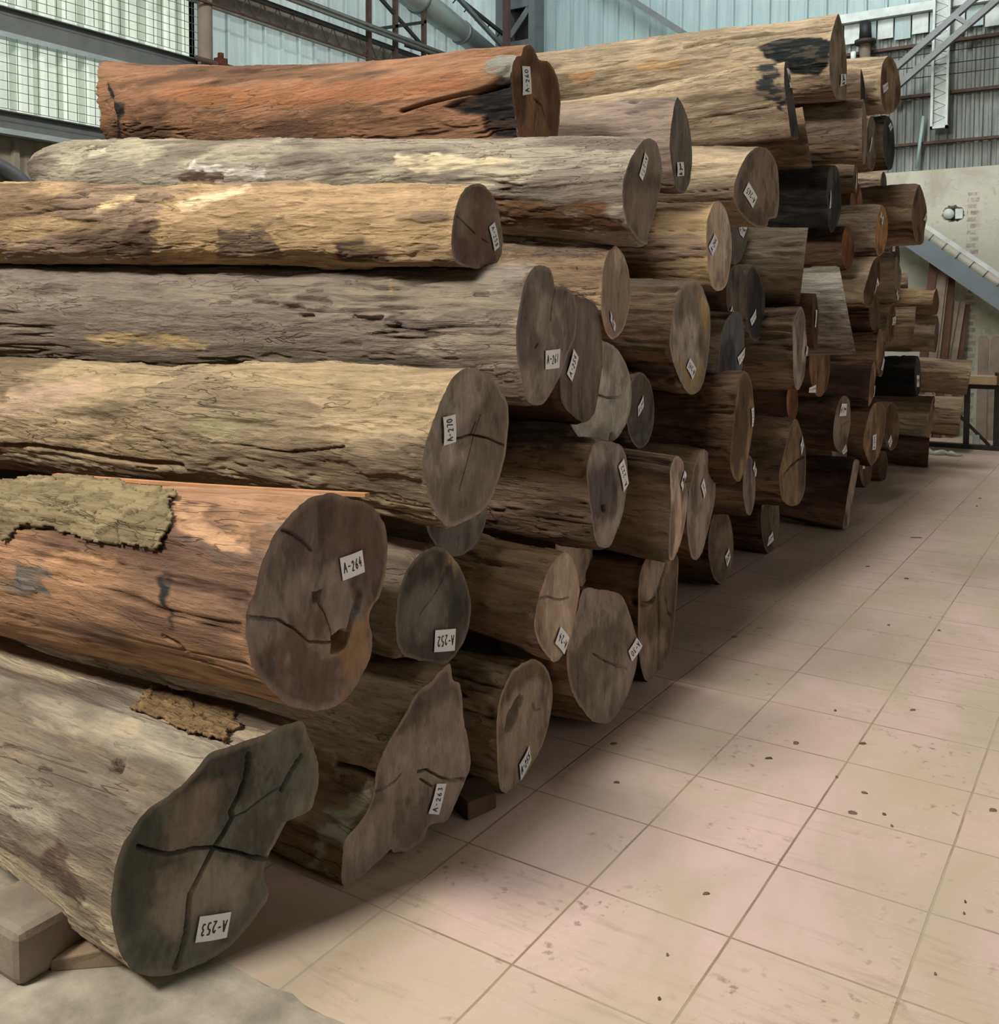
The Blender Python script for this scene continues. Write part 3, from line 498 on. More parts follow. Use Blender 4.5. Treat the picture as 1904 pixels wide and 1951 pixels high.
"7": {"c":[-0.25,0.412,1.871],"R":0.143,"ab":[0.05,0.0],"B":[[-0.007,0.142],[0.038,0.138],[0.087,0.11],[0.128,0.038],[0.144,-0.037],[0.135,-0.089],[0.104,-0.126],[0.021,-0.142],[-0.067,-0.141],[-0.124,-0.128],[-0.144,-0.091],[-0.144,-0.037],[-0.128,0.044],[-0.091,0.101],[-0.054,0.129]],"r2":1.442,"dz":0.2,"dy":-0.135,"L":4.23,"cr":[[[[-0.119,0.023],[-0.062,-0.003],[-0.018,-0.026]],0.004,0.02],[[[0.02,-0.041],[0.057,-0.052]],0.004,0.02]],"fp":[[[[-0.019,0.113],[0.071,0.105],[0.119,-0.008],[0.104,-0.154],[-0.033,-0.123],[-0.048,-0.02]],"6a5148"],[[[-0.125,0.043],[-0.048,0.119],[-0.019,0.052],[-0.053,-0.037],[-0.119,-0.025]],"857a66"]],"dt":[[[[1.262,2.566],[1.219,2.356],[1.025,2.199],[1.008,2.461],[1.109,2.697],[1.202,2.88],[1.245,2.801]],"e6cc9c",-0.004],[[[1.753,2.644],[1.6,2.618],[1.592,2.801],[1.736,2.854]],"e0c28c",-0.003],[[[0.5,-2.697],[0.356,-2.801],[0.229,-2.644],[0.305,-2.225],[0.525,-2.147]],"4f3d30",0],[[[1.575,-3.037],[1.389,-3.089],[1.363,-2.513],[1.609,-2.121],[1.609,-2.644]],"5d4836",0],[[[1.041,-3.037],[0.779,3.115],[0.779,-2.199],[1.126,-2.121]],"6d5846",0]],"q":[[-0.2454,0.4989,1.8907],[-0.2439,0.5294,1.8081],[-0.2453,0.4995,1.7902],[-0.247,0.467,1.8705]],"t":"A-258"},
"8": {"c":[-0.05,1.299,2.071],"R":0.211,"ab":[-0.05,0.0],"B":[[0.048,0.21],[0.118,0.213],[0.161,0.194],[0.199,0.143],[0.208,0.064],[0.151,-0.056],[0.088,-0.138],[0.06,-0.174],[0.05,-0.213],[-0.013,-0.21],[-0.075,-0.194],[-0.162,-0.148],[-0.206,-0.078],[-0.208,0.005],[-0.143,0.097],[-0.058,0.164],[-0.009,0.194]],"r2":0.93,"dz":0.4,"dy":0.085,"L":4.23,"fp":[[[[-0.192,-0.017],[0.173,0.024],[0.088,-0.134],[0.004,-0.203],[-0.136,-0.131]],"7d7062"]],"dt":[[[[2.534,2.854],[2.441,2.932],[2.229,2.985],[1.932,3.011],[1.915,-3.063],[2.152,-3.089],[2.347,3.115],[2.517,3.011]],"ddd6c8",0.002],[[[1.169,2.618],[1.025,2.539],[0.771,2.513],[0.491,2.697],[0.619,2.854],[0.805,2.932],[0.915,3.063],[1.059,3.037]],"d8c6a0",0.002],[[[3.525,2.723],[3.305,2.487],[3.271,2.251],[3.263,2.618],[3.415,2.801]],"d8ccb0",0.002],[[[0.619,-2.854],[0.314,-2.801],[0.017,-2.67],[0.0,-2.199],[0.237,-2.094],[0.619,-2.121]],"6b4c30",0],[[[2.602,-3.037],[2.432,3.011],[2.271,3.115],[2.237,-2.932],[2.568,-2.88]],"5a4232",-0.008]],"q":[[-0.0523,1.3375,2.2026],[-0.0494,1.278,2.1039],[-0.0476,1.2418,2.1221],[-0.0505,1.3009,2.2204]],"t":"A-271"},
"9": {"c":[-0.701,1.577,2.534],"R":0.248,"ab":[-0.075,0.0],"B":[[-0.089,0.245],[-0.041,0.24],[0.013,0.203],[0.057,0.206],[0.108,0.213],[0.189,0.187],[0.237,0.128],[0.251,0.029],[0.218,-0.115],[0.12,-0.2],[-0.062,-0.245],[-0.167,-0.196],[-0.214,-0.101],[-0.25,-0.005],[-0.251,0.107],[-0.212,0.165],[-0.161,0.181],[-0.141,0.222]],"r2":1.118,"dz":0.5,"dy":0.245,"L":3.38,"cr":[[[[-0.033,0.018],[0.044,0.003],[0.078,-0.043]],0.008,0.04],[[[-0.076,0.005],[-0.021,-0.056],[-0.031,-0.128]],0.003,0.01]],"tc":[[[[0.636,-2.932],[0.508,-3.037],[0.345,-3.142],[0.196,3.063],[0.027,2.958]],0.012,0.03]],"dt":[[[[0.386,-2.958],[0.318,-3.063],[0.115,2.958],[0.007,2.644],[0.0,2.513],[0.0,-2.199],[0.162,-2.33],[0.196,-2.723],[0.298,-2.827]],"242526",-0.03],[[[3.045,-3.063],[2.829,-3.089],[2.869,-2.827],[2.991,-2.67],[3.153,-2.121],[3.201,-2.121],[3.045,-2.723]],"2c2a28",0],[[[3.207,2.854],[3.032,3.063],[3.045,-3.089],[3.167,-3.089]],"2c2a28",0],[[[0.102,2.854],[0.122,2.409],[0.007,2.356],[0.0,2.854]],"87877a",0.008],[[[2.531,2.723],[1.82,2.749],[0.853,2.697],[0.217,2.697],[0.257,3.063],[1.198,3.115],[2.26,-3.115],[2.504,2.985]],"a26a42",0]],"q":[[-0.6889,1.4178,2.5412],[-0.6884,1.4113,2.6677],[-0.6942,1.4889,2.6823],[-0.6955,1.5063,2.5651]],"t":"A-260"},
"10": {"c":[-0.291,5.25,3.47],"R":0.316,"ab":[-0.05,0.0],"B":[[-0.032,0.307],[0.109,0.259],[0.218,0.181],[0.317,0.024],[0.325,-0.227],[0.168,-0.276],[-0.042,-0.307],[-0.195,-0.269],[-0.274,-0.21],[-0.325,-0.056],[-0.268,0.089],[-0.171,0.201]],"r2":0.938,"dz":0.12,"dy":-0.04,"L":4.42,"tc":[[[[1.082,2.618],[0.975,2.539],[0.691,2.487],[0.381,2.461],[0.0,2.304]],0.03,0.06]],"dt":[[[[0.514,2.88],[0.372,2.697],[0.071,2.801],[0.0,3.011],[0.0,-2.854],[0.089,-2.539],[0.293,-2.67],[0.434,-3.063]],"1f2628",0],[[[1.498,3.037],[1.303,2.932],[1.037,3.037],[1.082,-3.037],[1.339,-3.011],[1.472,-3.063]],"b3905e",0],[[[2.057,3.115],[1.888,3.037],[1.871,-2.958],[2.039,-2.88]],"b08650",0]],"q":[[-0.294,5.3119,3.2708],[-0.2945,5.3214,3.3624],[-0.3042,5.5162,3.405],[-0.3051,5.5345,3.3341]],"t":"A-2~~"},
"11": {"c":[-0.401,4.493,3.015],"R":0.223,"ab":[-0.05,0.0],"B":[[-0.215,0.229],[-0.099,0.209],[0.063,0.02],[0.218,-0.18],[0.114,-0.225],[-0.006,-0.229],[-0.073,-0.127],[-0.138,-0.034],[-0.218,0.088]],"r2":1.16,"dz":-0.03,"dy":-0.035,"L":3.93,"tc":[[[[0.582,-2.775],[0.394,-2.801],[0.181,-2.88],[0.0,-3.011]],0.012,0.02],[[[1.181,-2.723],[0.937,-2.775],[0.693,-2.854]],0.01,0.015]],"dt":[[[[0.165,2.356],[0.055,1.833],[0.0,-3.089],[0.0,-2.435],[0.071,-2.88],[0.181,2.775]],"3a3f3e",0]],"q":[[-0.3909,4.3005,3.2106],[-0.3941,4.3651,3.2208],[-0.3987,4.4563,3.115],[-0.3964,4.4106,3.1018]],"t":"A-2~~"},
"12": {"c":[-0.301,2.305,2.407],"R":0.217,"ab":[-0.126,0.0],"B":[[-0.093,0.221],[0.065,0.188],[0.173,0.097],[0.212,-0.038],[0.166,-0.156],[0.057,-0.221],[-0.081,-0.216],[-0.17,-0.122],[-0.212,-0.009],[-0.171,0.109]],"r2":0.802,"dz":0.34,"dy":-0.15,"L":4.0,"q":[[-0.2902,2.2176,2.2505],[-0.2891,2.2087,2.3167],[-0.3042,2.3289,2.3354],[-0.3061,2.3442,2.2691]],"t":"A-2~~"},
"13": {"c":[-0.178,3.103,2.286],"R":0.222,"ab":[0.255,0.0],"B":[[0.024,0.224],[0.096,0.221],[0.171,0.168],[0.205,0.1],[0.22,-0.04],[0.207,-0.134],[0.181,-0.159],[0.119,-0.169],[0.104,-0.205],[0.048,-0.224],[-0.075,-0.2],[-0.175,-0.138],[-0.22,-0.077],[-0.213,0.002],[-0.176,0.073],[-0.105,0.16],[-0.042,0.205]],"r2":0.772,"dz":0.31,"dy":0.055,"L":4.37,"q":[[-0.1901,3.0555,2.1656],[-0.2134,2.9639,2.2411],[-0.2013,3.0114,2.3051],[-0.1789,3.099,2.2296]],"t":"A-265"},
"14": {"c":[-0.201,2.588,1.93],"R":0.233,"ab":[-0.075,0.0],"B":[[-0.027,0.229],[0.113,0.196],[0.188,0.126],[0.237,0.007],[0.202,-0.104],[0.135,-0.195],[-0.002,-0.229],[-0.136,-0.203],[-0.195,-0.121],[-0.237,-0.001],[-0.225,0.113],[-0.138,0.194]],"r2":0.698,"dz":0.31,"dy":0.12,"L":4.35,"cr":[[[[0.054,0.177],[0.02,0.08],[-0.022,-0.03]],0.006,0.02]],"fp":[[[[-0.12,0.201],[0.074,0.166],[0.039,-0.081],[-0.08,-0.193],[-0.181,-0.039]],"b29d85"]],"q":[[-0.1843,2.3696,1.9145],[-0.1923,2.4756,1.9896],[-0.1971,2.5401,1.949],[-0.1899,2.4447,1.8719]],"t":"A-246"},
"15": {"c":[-0.15,3.945,1.886],"R":0.237,"ab":[-0.283,0.098],"B":[[0.0,0.237],[0.091,0.219],[0.168,0.168],[0.219,0.091],[0.237,0.0],[0.219,-0.091],[0.168,-0.168],[0.091,-0.219],[0.0,-0.237],[-0.091,-0.219],[-0.168,-0.168],[-0.219,-0.091],[-0.237,-0.0],[-0.219,0.091],[-0.168,0.168],[-0.091,0.219]],"r2":0.95,"dz":0.15,"dy":0.025,"L":4.27},
"16": {"c":[-0.469,3.525,2.119],"R":0.246,"ab":[0.1,0.0],"B":[[-0.017,0.246],[0.06,0.242],[0.131,0.214],[0.19,0.163],[0.23,0.096],[0.246,0.019],[0.236,-0.06],[0.202,-0.133],[0.147,-0.192],[0.078,-0.231],[0.001,-0.246],[-0.074,-0.237],[-0.142,-0.205],[-0.196,-0.154],[-0.232,-0.089],[-0.246,-0.016],[-0.237,0.058],[-0.206,0.128],[-0.156,0.186],[-0.091,0.227]],"r2":0.938,"dz":0.02,"dy":0.0,"L":4.19,"q":[[-0.462,3.5971,2.1443],[-0.4469,3.7479,2.1359],[-0.4534,3.6826,2.0537],[-0.458,3.6369,2.0734]],"t":"A-2~~"},
"17": {"c":[-0.201,1.381,1.667],"R":0.191,"ab":[-0.126,0.0],"B":[[-0.014,0.193],[0.097,0.156],[0.164,0.09],[0.189,0.0],[0.156,-0.088],[0.08,-0.16],[-0.035,-0.193],[-0.121,-0.166],[-0.18,-0.094],[-0.189,-0.01],[-0.167,0.095],[-0.105,0.162]],"r2":0.76,"dz":0.33,"dy":0.12,"L":4.36,"fp":[[[[-0.169,0.158],[-0.027,0.177],[0.03,0.082],[-0.034,-0.007],[-0.132,-0.03]],"8a7a68"]],"dt":[],"q":[[-0.1896,1.291,1.5527],[-0.1887,1.2833,1.5954],[-0.1977,1.3549,1.5351],[-0.1964,1.3451,1.5049]],"t":"A-2~~"},
"18": {"c":[-0.162,1.003,1.397],"R":0.243,"ab":[-0.151,0.0],"B":[[0.012,0.241],[0.138,0.223],[0.219,0.167],[0.242,0.071],[0.245,-0.036],[0.207,-0.127],[0.163,-0.208],[0.068,-0.241],[-0.031,-0.225],[-0.16,-0.178],[-0.222,-0.133],[-0.245,-0.051],[-0.236,0.044],[-0.2,0.138],[-0.106,0.216]],"r2":0.802,"dz":-0.07,"dy":0.04,"L":4.09,"q":[[-0.1349,0.821,1.3576],[-0.1457,0.8925,1.448],[-0.1541,0.9482,1.4127],[-0.1434,0.8775,1.3253]],"t":"A-254"},
"19": {"c":[-0.16,2.109,1.465],"R":0.272,"ab":[-0.025,0.0],"B":[[0.055,0.269],[0.136,0.254],[0.191,0.207],[0.255,0.148],[0.275,0.055],[0.263,-0.037],[0.236,-0.13],[0.187,-0.218],[0.121,-0.258],[0.019,-0.269],[-0.066,-0.239],[-0.164,-0.17],[-0.233,-0.099],[-0.275,-0.012],[-0.252,0.082],[-0.222,0.149],[-0.178,0.212],[-0.085,0.255]],"r2":0.95,"dz":0.19,"dy":0.0,"L":4.1,"cr":[[[[-0.067,0.148],[-0.008,0.062],[0.023,0.006]],0.006,0.02]],"fp":[[[[0.087,0.212],[0.185,0.163],[0.242,0.086],[0.207,0.009],[0.135,0.112]],"b08a50"],[[[-0.18,-0.106],[0.029,-0.139],[0.213,-0.121],[0.106,-0.244],[-0.002,-0.258]],"a08658"]],"tc":[[[[0.082,-2.121],[0.025,-2.251],[0.0,-2.068]],0.02,0.03]],"q":[[-0.1607,2.1256,1.2671],[-0.1586,2.0388,1.3297],[-0.1597,2.086,1.3726],[-0.1619,2.174,1.3165]],"t":"A-245"},
"20": {"c":[-0.308,1.446,1.236],"R":0.229,"ab":[0.203,0.0],"B":[[-0.012,0.23],[0.059,0.218],[0.125,0.184],[0.178,0.13],[0.214,0.062],[0.227,-0.012],[0.217,-0.085],[0.183,-0.149],[0.131,-0.198],[0.066,-0.225],[-0.005,-0.23],[-0.075,-0.213],[-0.137,-0.175],[-0.185,-0.121],[-0.216,-0.057],[-0.227,0.013],[-0.218,0.081],[-0.188,0.141],[-0.141,0.19],[-0.081,0.22]],"r2":0.938,"dz":0.05,"dy":0.0,"L":4.02,"cr":[[[[-0.009,-0.004],[0.045,-0.018],[0.1,-0.023],[0.137,-0.023]],0.007,0.03],[[[0.096,-0.23],[0.088,-0.193]],0.03,0.06]]},
"21": {"c":[-0.29,1.833,1.135],"R":0.176,"ab":[-0.05,0.0],"B":[[-0.011,0.175],[0.044,0.164],[0.095,0.136],[0.137,0.094],[0.165,0.042],[0.176,-0.014],[0.169,-0.069],[0.144,-0.117],[0.104,-0.153],[0.055,-0.173],[-0.0,-0.175],[-0.055,-0.16],[-0.103,-0.131],[-0.142,-0.089],[-0.167,-0.039],[-0.176,0.014],[-0.17,0.066],[-0.148,0.112],[-0.111,0.147],[-0.065,0.169]],"r2":0.938,"dz":0.14,"dy":-0.015,"L":4.32,"q":[[-0.2879,1.7854,1.1561],[-0.2912,1.8513,1.207],[-0.2916,1.8595,1.1536],[-0.2881,1.7893,1.1101]],"t":"A-2~~"},
"22": {"c":[-0.041,0.993,0.898],"R":0.205,"ab":[-0.075,0.0],"B":[[-0.049,0.205],[0.085,0.182],[0.158,0.147],[0.206,0.073],[0.197,-0.004],[0.159,-0.098],[0.094,-0.16],[0.019,-0.205],[-0.096,-0.18],[-0.137,-0.124],[-0.163,-0.048],[-0.195,0.042],[-0.206,0.127],[-0.154,0.201]],"r2":0.806,"dz":-0.12,"dy":0.065,"L":4.07,"ho":[[[[-0.069,-0.033],[-0.027,-0.038],[-0.027,-0.062],[-0.063,-0.056]],0.05]],"fp":[[[[-0.123,-0.076],[0.06,-0.109],[0.008,-0.196],[-0.086,-0.174]],"94877a"]],"q":[[-0.0518,1.1423,0.8812],[-0.0471,1.0801,0.9919],[-0.0514,1.1379,1.0139],[-0.0557,1.1941,0.9084]],"t":"A-222"},
"23": {"c":[-0.003,1.601,0.77],"R":0.21,"ab":[-0.203,0.0],"B":[[-0.087,0.216],[0.079,0.169],[0.108,0.095],[0.203,-0.014],[0.159,-0.093],[0.055,-0.174],[-0.091,-0.216],[-0.202,-0.19],[-0.198,-0.078],[-0.174,0.036],[-0.203,0.169]],"r2":0.96,"dz":0.14,"dy":0.0,"L":4.27,"tc":[[[[0.197,1.44],[0.12,1.466],[0.034,1.597]],0.008,0.02]],"q":[[-0.0111,1.641,0.8116],[-0.0034,1.603,0.8518],[-0.0207,1.6885,0.9003],[-0.0297,1.7332,0.8715]],"t":"A-2~~"},
"24": {"c":[-0.071,2.05,0.694],"R":0.25,"ab":[-0.1,0.0],"B":[[0.024,0.251],[0.081,0.235],[0.12,0.21],[0.169,0.201],[0.224,0.099],[0.249,0.01],[0.185,-0.083],[0.085,-0.177],[0.014,-0.238],[-0.084,-0.251],[-0.182,-0.204],[-0.249,-0.042],[-0.214,0.092],[-0.142,0.187],[-0.066,0.24]],"r2":0.898,"dz":0.26,"dy":-0.025,"L":4.05,"cr":[],"q":[[-0.0726,2.0638,0.7111],[-0.0669,2.0065,0.7824],[-0.0716,2.0537,0.8127],[-0.0764,2.1011,0.7386]],"t":"A-2~~"},
"25": {"c":[-0.18,0.073,0.661],"R":0.192,"ab":[0.025,0.0],"B":[[0.005,0.193],[0.059,0.171],[0.127,0.104],[0.176,0.02],[0.191,-0.053],[0.171,-0.123],[0.128,-0.165],[0.06,-0.193],[-0.027,-0.165],[-0.107,-0.132],[-0.16,-0.103],[-0.187,-0.048],[-0.191,0.029],[-0.177,0.093],[-0.137,0.152],[-0.066,0.189]],"r2":0.89,"dz":0.03,"dy":-0.095,"L":3.95,"cr":[[[[-0.079,0.001],[-0.0,0.048],[0.04,0.089]],0.003,0.008]],"fp":[[[[0.067,0.166],[0.11,0.133],[0.11,0.099],[0.059,0.126]],"a08a68"]],"q":[[-0.1774,0.1667,0.5026],[-0.1801,0.0583,0.5271],[-0.18,0.0649,0.5948],[-0.1773,0.1722,0.5721]],"t":"A-252"},
"26": {"c":[-0.011,0.554,0.572],"R":0.181,"ab":[-0.075,0.0],"B":[[0.058,0.179],[0.13,0.136],[0.168,0.067],[0.183,0.012],[0.143,-0.074],[0.108,-0.14],[0.038,-0.177],[-0.027,-0.179],[-0.11,-0.118],[-0.175,-0.045],[-0.183,0.013],[-0.145,0.085],[-0.082,0.146],[-0.016,0.174]],"r2":0.888,"dz":0.31,"dy":0.2,"L":4.14,"cr":[[[[-0.18,0.075],[-0.08,0.06],[0.004,0.027],[0.092,0.014]],0.005,0.02]],"q":[[-0.0137,0.5941,0.3995],[-0.0079,0.5176,0.4614],[-0.0114,0.5636,0.5066],[-0.0169,0.637,0.4461]],"t":"A-24"},
"27": {"c":[-0.32,1.255,0.606],"R":0.187,"ab":[-0.05,0.0],"B":[[-0.011,0.189],[0.047,0.17],[0.101,0.135],[0.145,0.085],[0.174,0.026],[0.185,-0.035],[0.176,-0.093],[0.149,-0.141],[0.107,-0.174],[0.054,-0.189],[-0.004,-0.184],[-0.06,-0.162],[-0.111,-0.124],[-0.15,-0.075],[-0.176,-0.019],[-0.185,0.038],[-0.177,0.092],[-0.154,0.138],[-0.116,0.171],[-0.067,0.189]],"r2":0.944,"dz":-0.05,"dy":0.055,"L":4.27},
"28": {"c":[-0.081,0.461,0.198],"R":0.203,"ab":[-0.05,0.0],"B":[[0.064,0.19],[0.149,0.134],[0.196,0.059],[0.201,-0.003],[0.169,-0.082],[0.12,-0.138],[0.042,-0.175],[-0.031,-0.204],[-0.119,-0.205],[-0.182,-0.154],[-0.201,-0.017],[-0.198,0.089],[-0.164,0.154],[-0.105,0.196],[-0.024,0.205]],"r2":1.03,"dz":0.0,"dy":-0.295,"L":4.36,"cr":[[[[0.047,0.041],[0.067,0.007],[0.106,0.002]],0.005,0.02]],"ho":[[[[-0.146,0.015],[-0.128,0.062],[-0.085,0.086],[-0.041,0.103],[-0.019,0.081],[-0.048,0.055],[-0.07,0.023],[-0.113,0.003]],0.05]],"q":[[-0.0776,0.4033,0.0664],[-0.0812,0.4744,0.1044],[-0.082,0.4904,0.0487],[-0.0782,0.4151,0.0057]],"t":"A-255"},
"29": {"c":[-0.02,0.932,0.307],"R":0.282,"ab":[0.025,0.0],"B":[[-0.168,0.28],[-0.035,0.248],[0.11,0.201],[0.183,0.134],[0.245,0.038],[0.285,-0.055],[0.259,-0.158],[0.174,-0.239],[0.051,-0.28],[-0.079,-0.236],[-0.176,-0.151],[-0.254,-0.057],[-0.285,0.056],[-0.264,0.153],[-0.213,0.21]],"r2":0.95,"dz":-0.02,"dy":-0.01,"L":3.88,"cr":[[[[-0.092,0.024],[-0.009,-0.025],[0.099,-0.076],[0.189,-0.117]],0.005,0.02]],"q":[[-0.0117,1.2453,0.25],[-0.014,1.1523,0.2123],[-0.0149,1.119,0.2635],[-0.013,1.192,0.2983]],"t":"A-30"},
"30": {"c":[-0.111,1.654,0.271],"R":0.285,"ab":[-0.1,0.0],"B":[[-0.056,0.284],[0.177,0.231],[0.286,0.173],[0.275,0.05],[0.248,-0.079],[0.211,-0.187],[0.135,-0.271],[-0.034,-0.284],[-0.165,-0.258],[-0.237,-0.173],[-0.275,-0.05],[-0.286,0.086],[-0.271,0.214],[-0.198,0.276]],"r2":0.81,"dz":-0.05,"dy":-0.105,"L":3.99,"cr":[[[[0.122,0.218],[0.054,0.15],[-0.019,0.097],[0.001,-0.037],[0.004,-0.296]],0.02,0.08],[[[0.09,0.035],[0.124,-0.034],[0.182,-0.066]],0.01,0.03],[[[-0.246,0.098],[-0.149,0.072],[-0.062,0.073]],0.015,0.05]],"fp":[],"tc":[[[[0.024,2.749],[0.0,2.775],[0.0,2.775]],0.014,0.05]],"q":[[-0.1041,1.5845,0.5309],[-0.1062,1.6056,0.5541],[-0.1131,1.6742,0.5163],[-0.1079,1.6223,0.5043]],"t":"A-2~~"},
"32": {"c":[-0.35,3.103,0.251],"R":0.226,"ab":[-0.025,0.0],"B":[[-0.018,0.227],[0.052,0.204],[0.118,0.162],[0.172,0.102],[0.209,0.032],[0.224,-0.042],[0.216,-0.112],[0.186,-0.169],[0.136,-0.209],[0.073,-0.227],[0.003,-0.222],[-0.066,-0.195],[-0.128,-0.15],[-0.178,-0.091],[-0.211,-0.024],[-0.224,0.045],[-0.217,0.11],[-0.19,0.166],[-0.145,0.206],[-0.086,0.227]],"r2":0.95,"dz":0.0,"dy":0.0,"L":3.95,"q":[[-0.3515,3.1549,0.1813],[-0.3532,3.2243,0.22],[-0.354,3.2574,0.156],[-0.3525,3.1962,0.1122]],"t":"A-2~~"},
"33": {"c":[-0.39,4.15,0.221],"R":0.241,"ab":[-0.05,0.0],"B":[[-0.024,0.237],[0.053,0.214],[0.125,0.17],[0.185,0.109],[0.227,0.036],[0.245,-0.041],[0.238,-0.114],[0.206,-0.175],[0.153,-0.217],[0.085,-0.237],[0.009,-0.233],[-0.068,-0.206],[-0.136,-0.159],[-0.192,-0.098],[-0.229,-0.028],[-0.245,0.045],[-0.238,0.113],[-0.21,0.171],[-0.162,0.214],[-0.098,0.236]],"r2":0.95,"dz":0.0,"dy":0.0,"L":4.12,"q":[[-0.3873,4.0885,0.1164],[-0.3923,4.189,0.1383],[-0.3939,4.221,0.0718],[-0.3857,4.0567,0.0618]],"t":"A-2~~"},
"34": {"c":[-0.002,2.408,1.037],"R":0.268,"ab":[-0.126,0.0],"B":[[0.016,0.266],[0.12,0.237],[0.219,0.168],[0.27,0.047],[0.238,-0.053],[0.154,-0.168],[-0.016,-0.266],[-0.149,-0.257],[-0.27,-0.174],[-0.255,-0.064],[-0.197,0.067],[-0.147,0.176],[-0.08,0.24]],"r2":0.944,"dz":-0.22,"dy":0.175,"L":3.85,"q":[[-0.0316,2.641,1.0071],[-0.0321,2.6449,1.1032],[-0.0242,2.5822,1.1016],[-0.0265,2.601,1.0054]],"t":"A-2~~"},
"35": {"c":[-0.101,2.822,0.666],"R":0.166,"ab":[-0.126,0.0],"B":[[-0.018,0.164],[0.034,0.149],[0.084,0.12],[0.126,0.078],[0.155,0.028],[0.168,-0.025],[0.164,-0.076],[0.143,-0.119],[0.107,-0.149],[0.061,-0.164],[0.009,-0.163],[-0.044,-0.145],[-0.091,-0.114],[-0.13,-0.072],[-0.157,-0.024],[-0.168,0.026],[-0.165,0.074],[-0.145,0.115],[-0.113,0.146],[-0.069,0.163]],"r2":0.92,"dz":-0.19,"dy":-0.015,"L":4.05,"q":[[-0.1079,2.8802,0.7517],[-0.1119,2.9124,0.7903],[-0.1208,2.9829,0.729],[-0.1175,2.957,0.6921]],"t":"A-2~~"},
"36": {"c":[-0.211,2.82,1.343],"R":0.247,"ab":[-0.05,0.0],"B":[[0.087,0.252],[0.178,0.235],[0.235,0.148],[0.241,0.033],[0.215,-0.048],[0.15,-0.155],[0.054,-0.224],[-0.097,-0.252],[-0.182,-0.215],[-0.241,-0.113],[-0.221,0.014],[-0.191,0.125],[-0.121,0.196],[-0.02,0.24]],"r2":0.95,"dz":0.07,"dy":0.0,"L":3.96,"q":[[-0.2154,2.9163,1.3463],[-0.2226,3.0597,1.3971],[-0.2222,3.0522,1.349],[-0.2175,2.9589,1.3015]],"t":"A-2~5"},
"37": {"c":[-0.27,3.066,1.689],"R":0.172,"ab":[-0.0,0.0],"B":[[-0.013,0.17],[0.042,0.164],[0.092,0.142],[0.134,0.105],[0.162,0.057],[0.174,0.004],[0.168,-0.05],[0.144,-0.099],[0.106,-0.137],[0.058,-0.162],[0.004,-0.17],[-0.05,-0.161],[-0.099,-0.137],[-0.138,-0.1],[-0.164,-0.054],[-0.174,-0.003],[-0.168,0.049],[-0.147,0.095],[-0.112,0.133],[-0.065,0.159]],"r2":0.95,"dz":0.03,"dy":0.0,"L":4.27,"q":[[-0.27,2.9378,1.5953],[-0.27,2.9699,1.6302],[-0.27,3.0058,1.5928],[-0.27,2.9817,1.5607]],"t":"A-2~~"},
"38": {"c":[-0.29,3.449,1.646],"R":0.221,"ab":[-0.05,0.0],"B":[[-0.052,0.223],[0.09,0.163],[0.19,0.09],[0.219,0.018],[0.202,-0.088],[0.148,-0.18],[0.045,-0.223],[-0.082,-0.199],[-0.163,-0.134],[-0.213,-0.025],[-0.219,0.08],[-0.182,0.175]],"r2":0.944,"dz":0.07,"dy":-0.015,"L":4.14,"q":[[-0.284,3.3238,1.5515],[-0.2901,3.4465,1.6166],[-0.2906,3.4556,1.5637],[-0.2859,3.3626,1.5146]],"t":"A-2~~"},
"39": {"c":[-0.12,3.792,1.377],"R":0.249,"ab":[-0.1,0.0],"B":[[-0.002,0.254],[0.129,0.21],[0.232,0.117],[0.244,0.014],[0.217,-0.078],[0.172,-0.179],[0.0,-0.254],[-0.123,-0.234],[-0.201,-0.122],[-0.231,0.004],[-0.244,0.134],[-0.168,0.203]],"r2":0.962,"dz":0.0,"dy":-0.025,"L":4.15,"q":[[-0.1368,3.9589,1.3337],[-0.1401,3.9917,1.389],[-0.1457,4.0479,1.3743],[-0.1416,4.007,1.3189]],"t":"A-2~~"},
"40": {"c":[-0.03,4.585,1.611],"R":0.294,"ab":[-0.234,-0.204],"B":[[0.0,0.294],[0.113,0.272],[0.208,0.208],[0.272,0.113],[0.294,0.0],[0.272,-0.113],[0.208,-0.208],[0.113,-0.272],[0.0,-0.294],[-0.113,-0.272],[-0.208,-0.208],[-0.272,-0.113],[-0.294,-0.0],[-0.272,0.113],[-0.208,0.208],[-0.113,0.272]],"r2":0.93,"dz":-0.28,"dy":-0.04,"L":4.29},
"41": {"c":[-0.121,4.133,1.54],"R":0.174,"ab":[-0.151,0.0],"B":[[-0.035,0.175],[0.02,0.167],[0.073,0.143],[0.119,0.105],[0.154,0.056],[0.173,0.0],[0.174,-0.055],[0.157,-0.105],[0.124,-0.143],[0.079,-0.168],[0.026,-0.175],[-0.029,-0.165],[-0.08,-0.139],[-0.124,-0.1],[-0.156,-0.051],[-0.173,0.002],[-0.174,0.054],[-0.158,0.102],[-0.128,0.14],[-0.086,0.165]],"r2":0.938,"dz":0.07,"dy":0.0,"L":4.42,"q":[[-0.108,4.0495,1.508],[-0.1137,4.0876,1.6145],[-0.1251,4.1628,1.6116],[-0.1167,4.1073,1.5008]],"t":"A-2~~"},
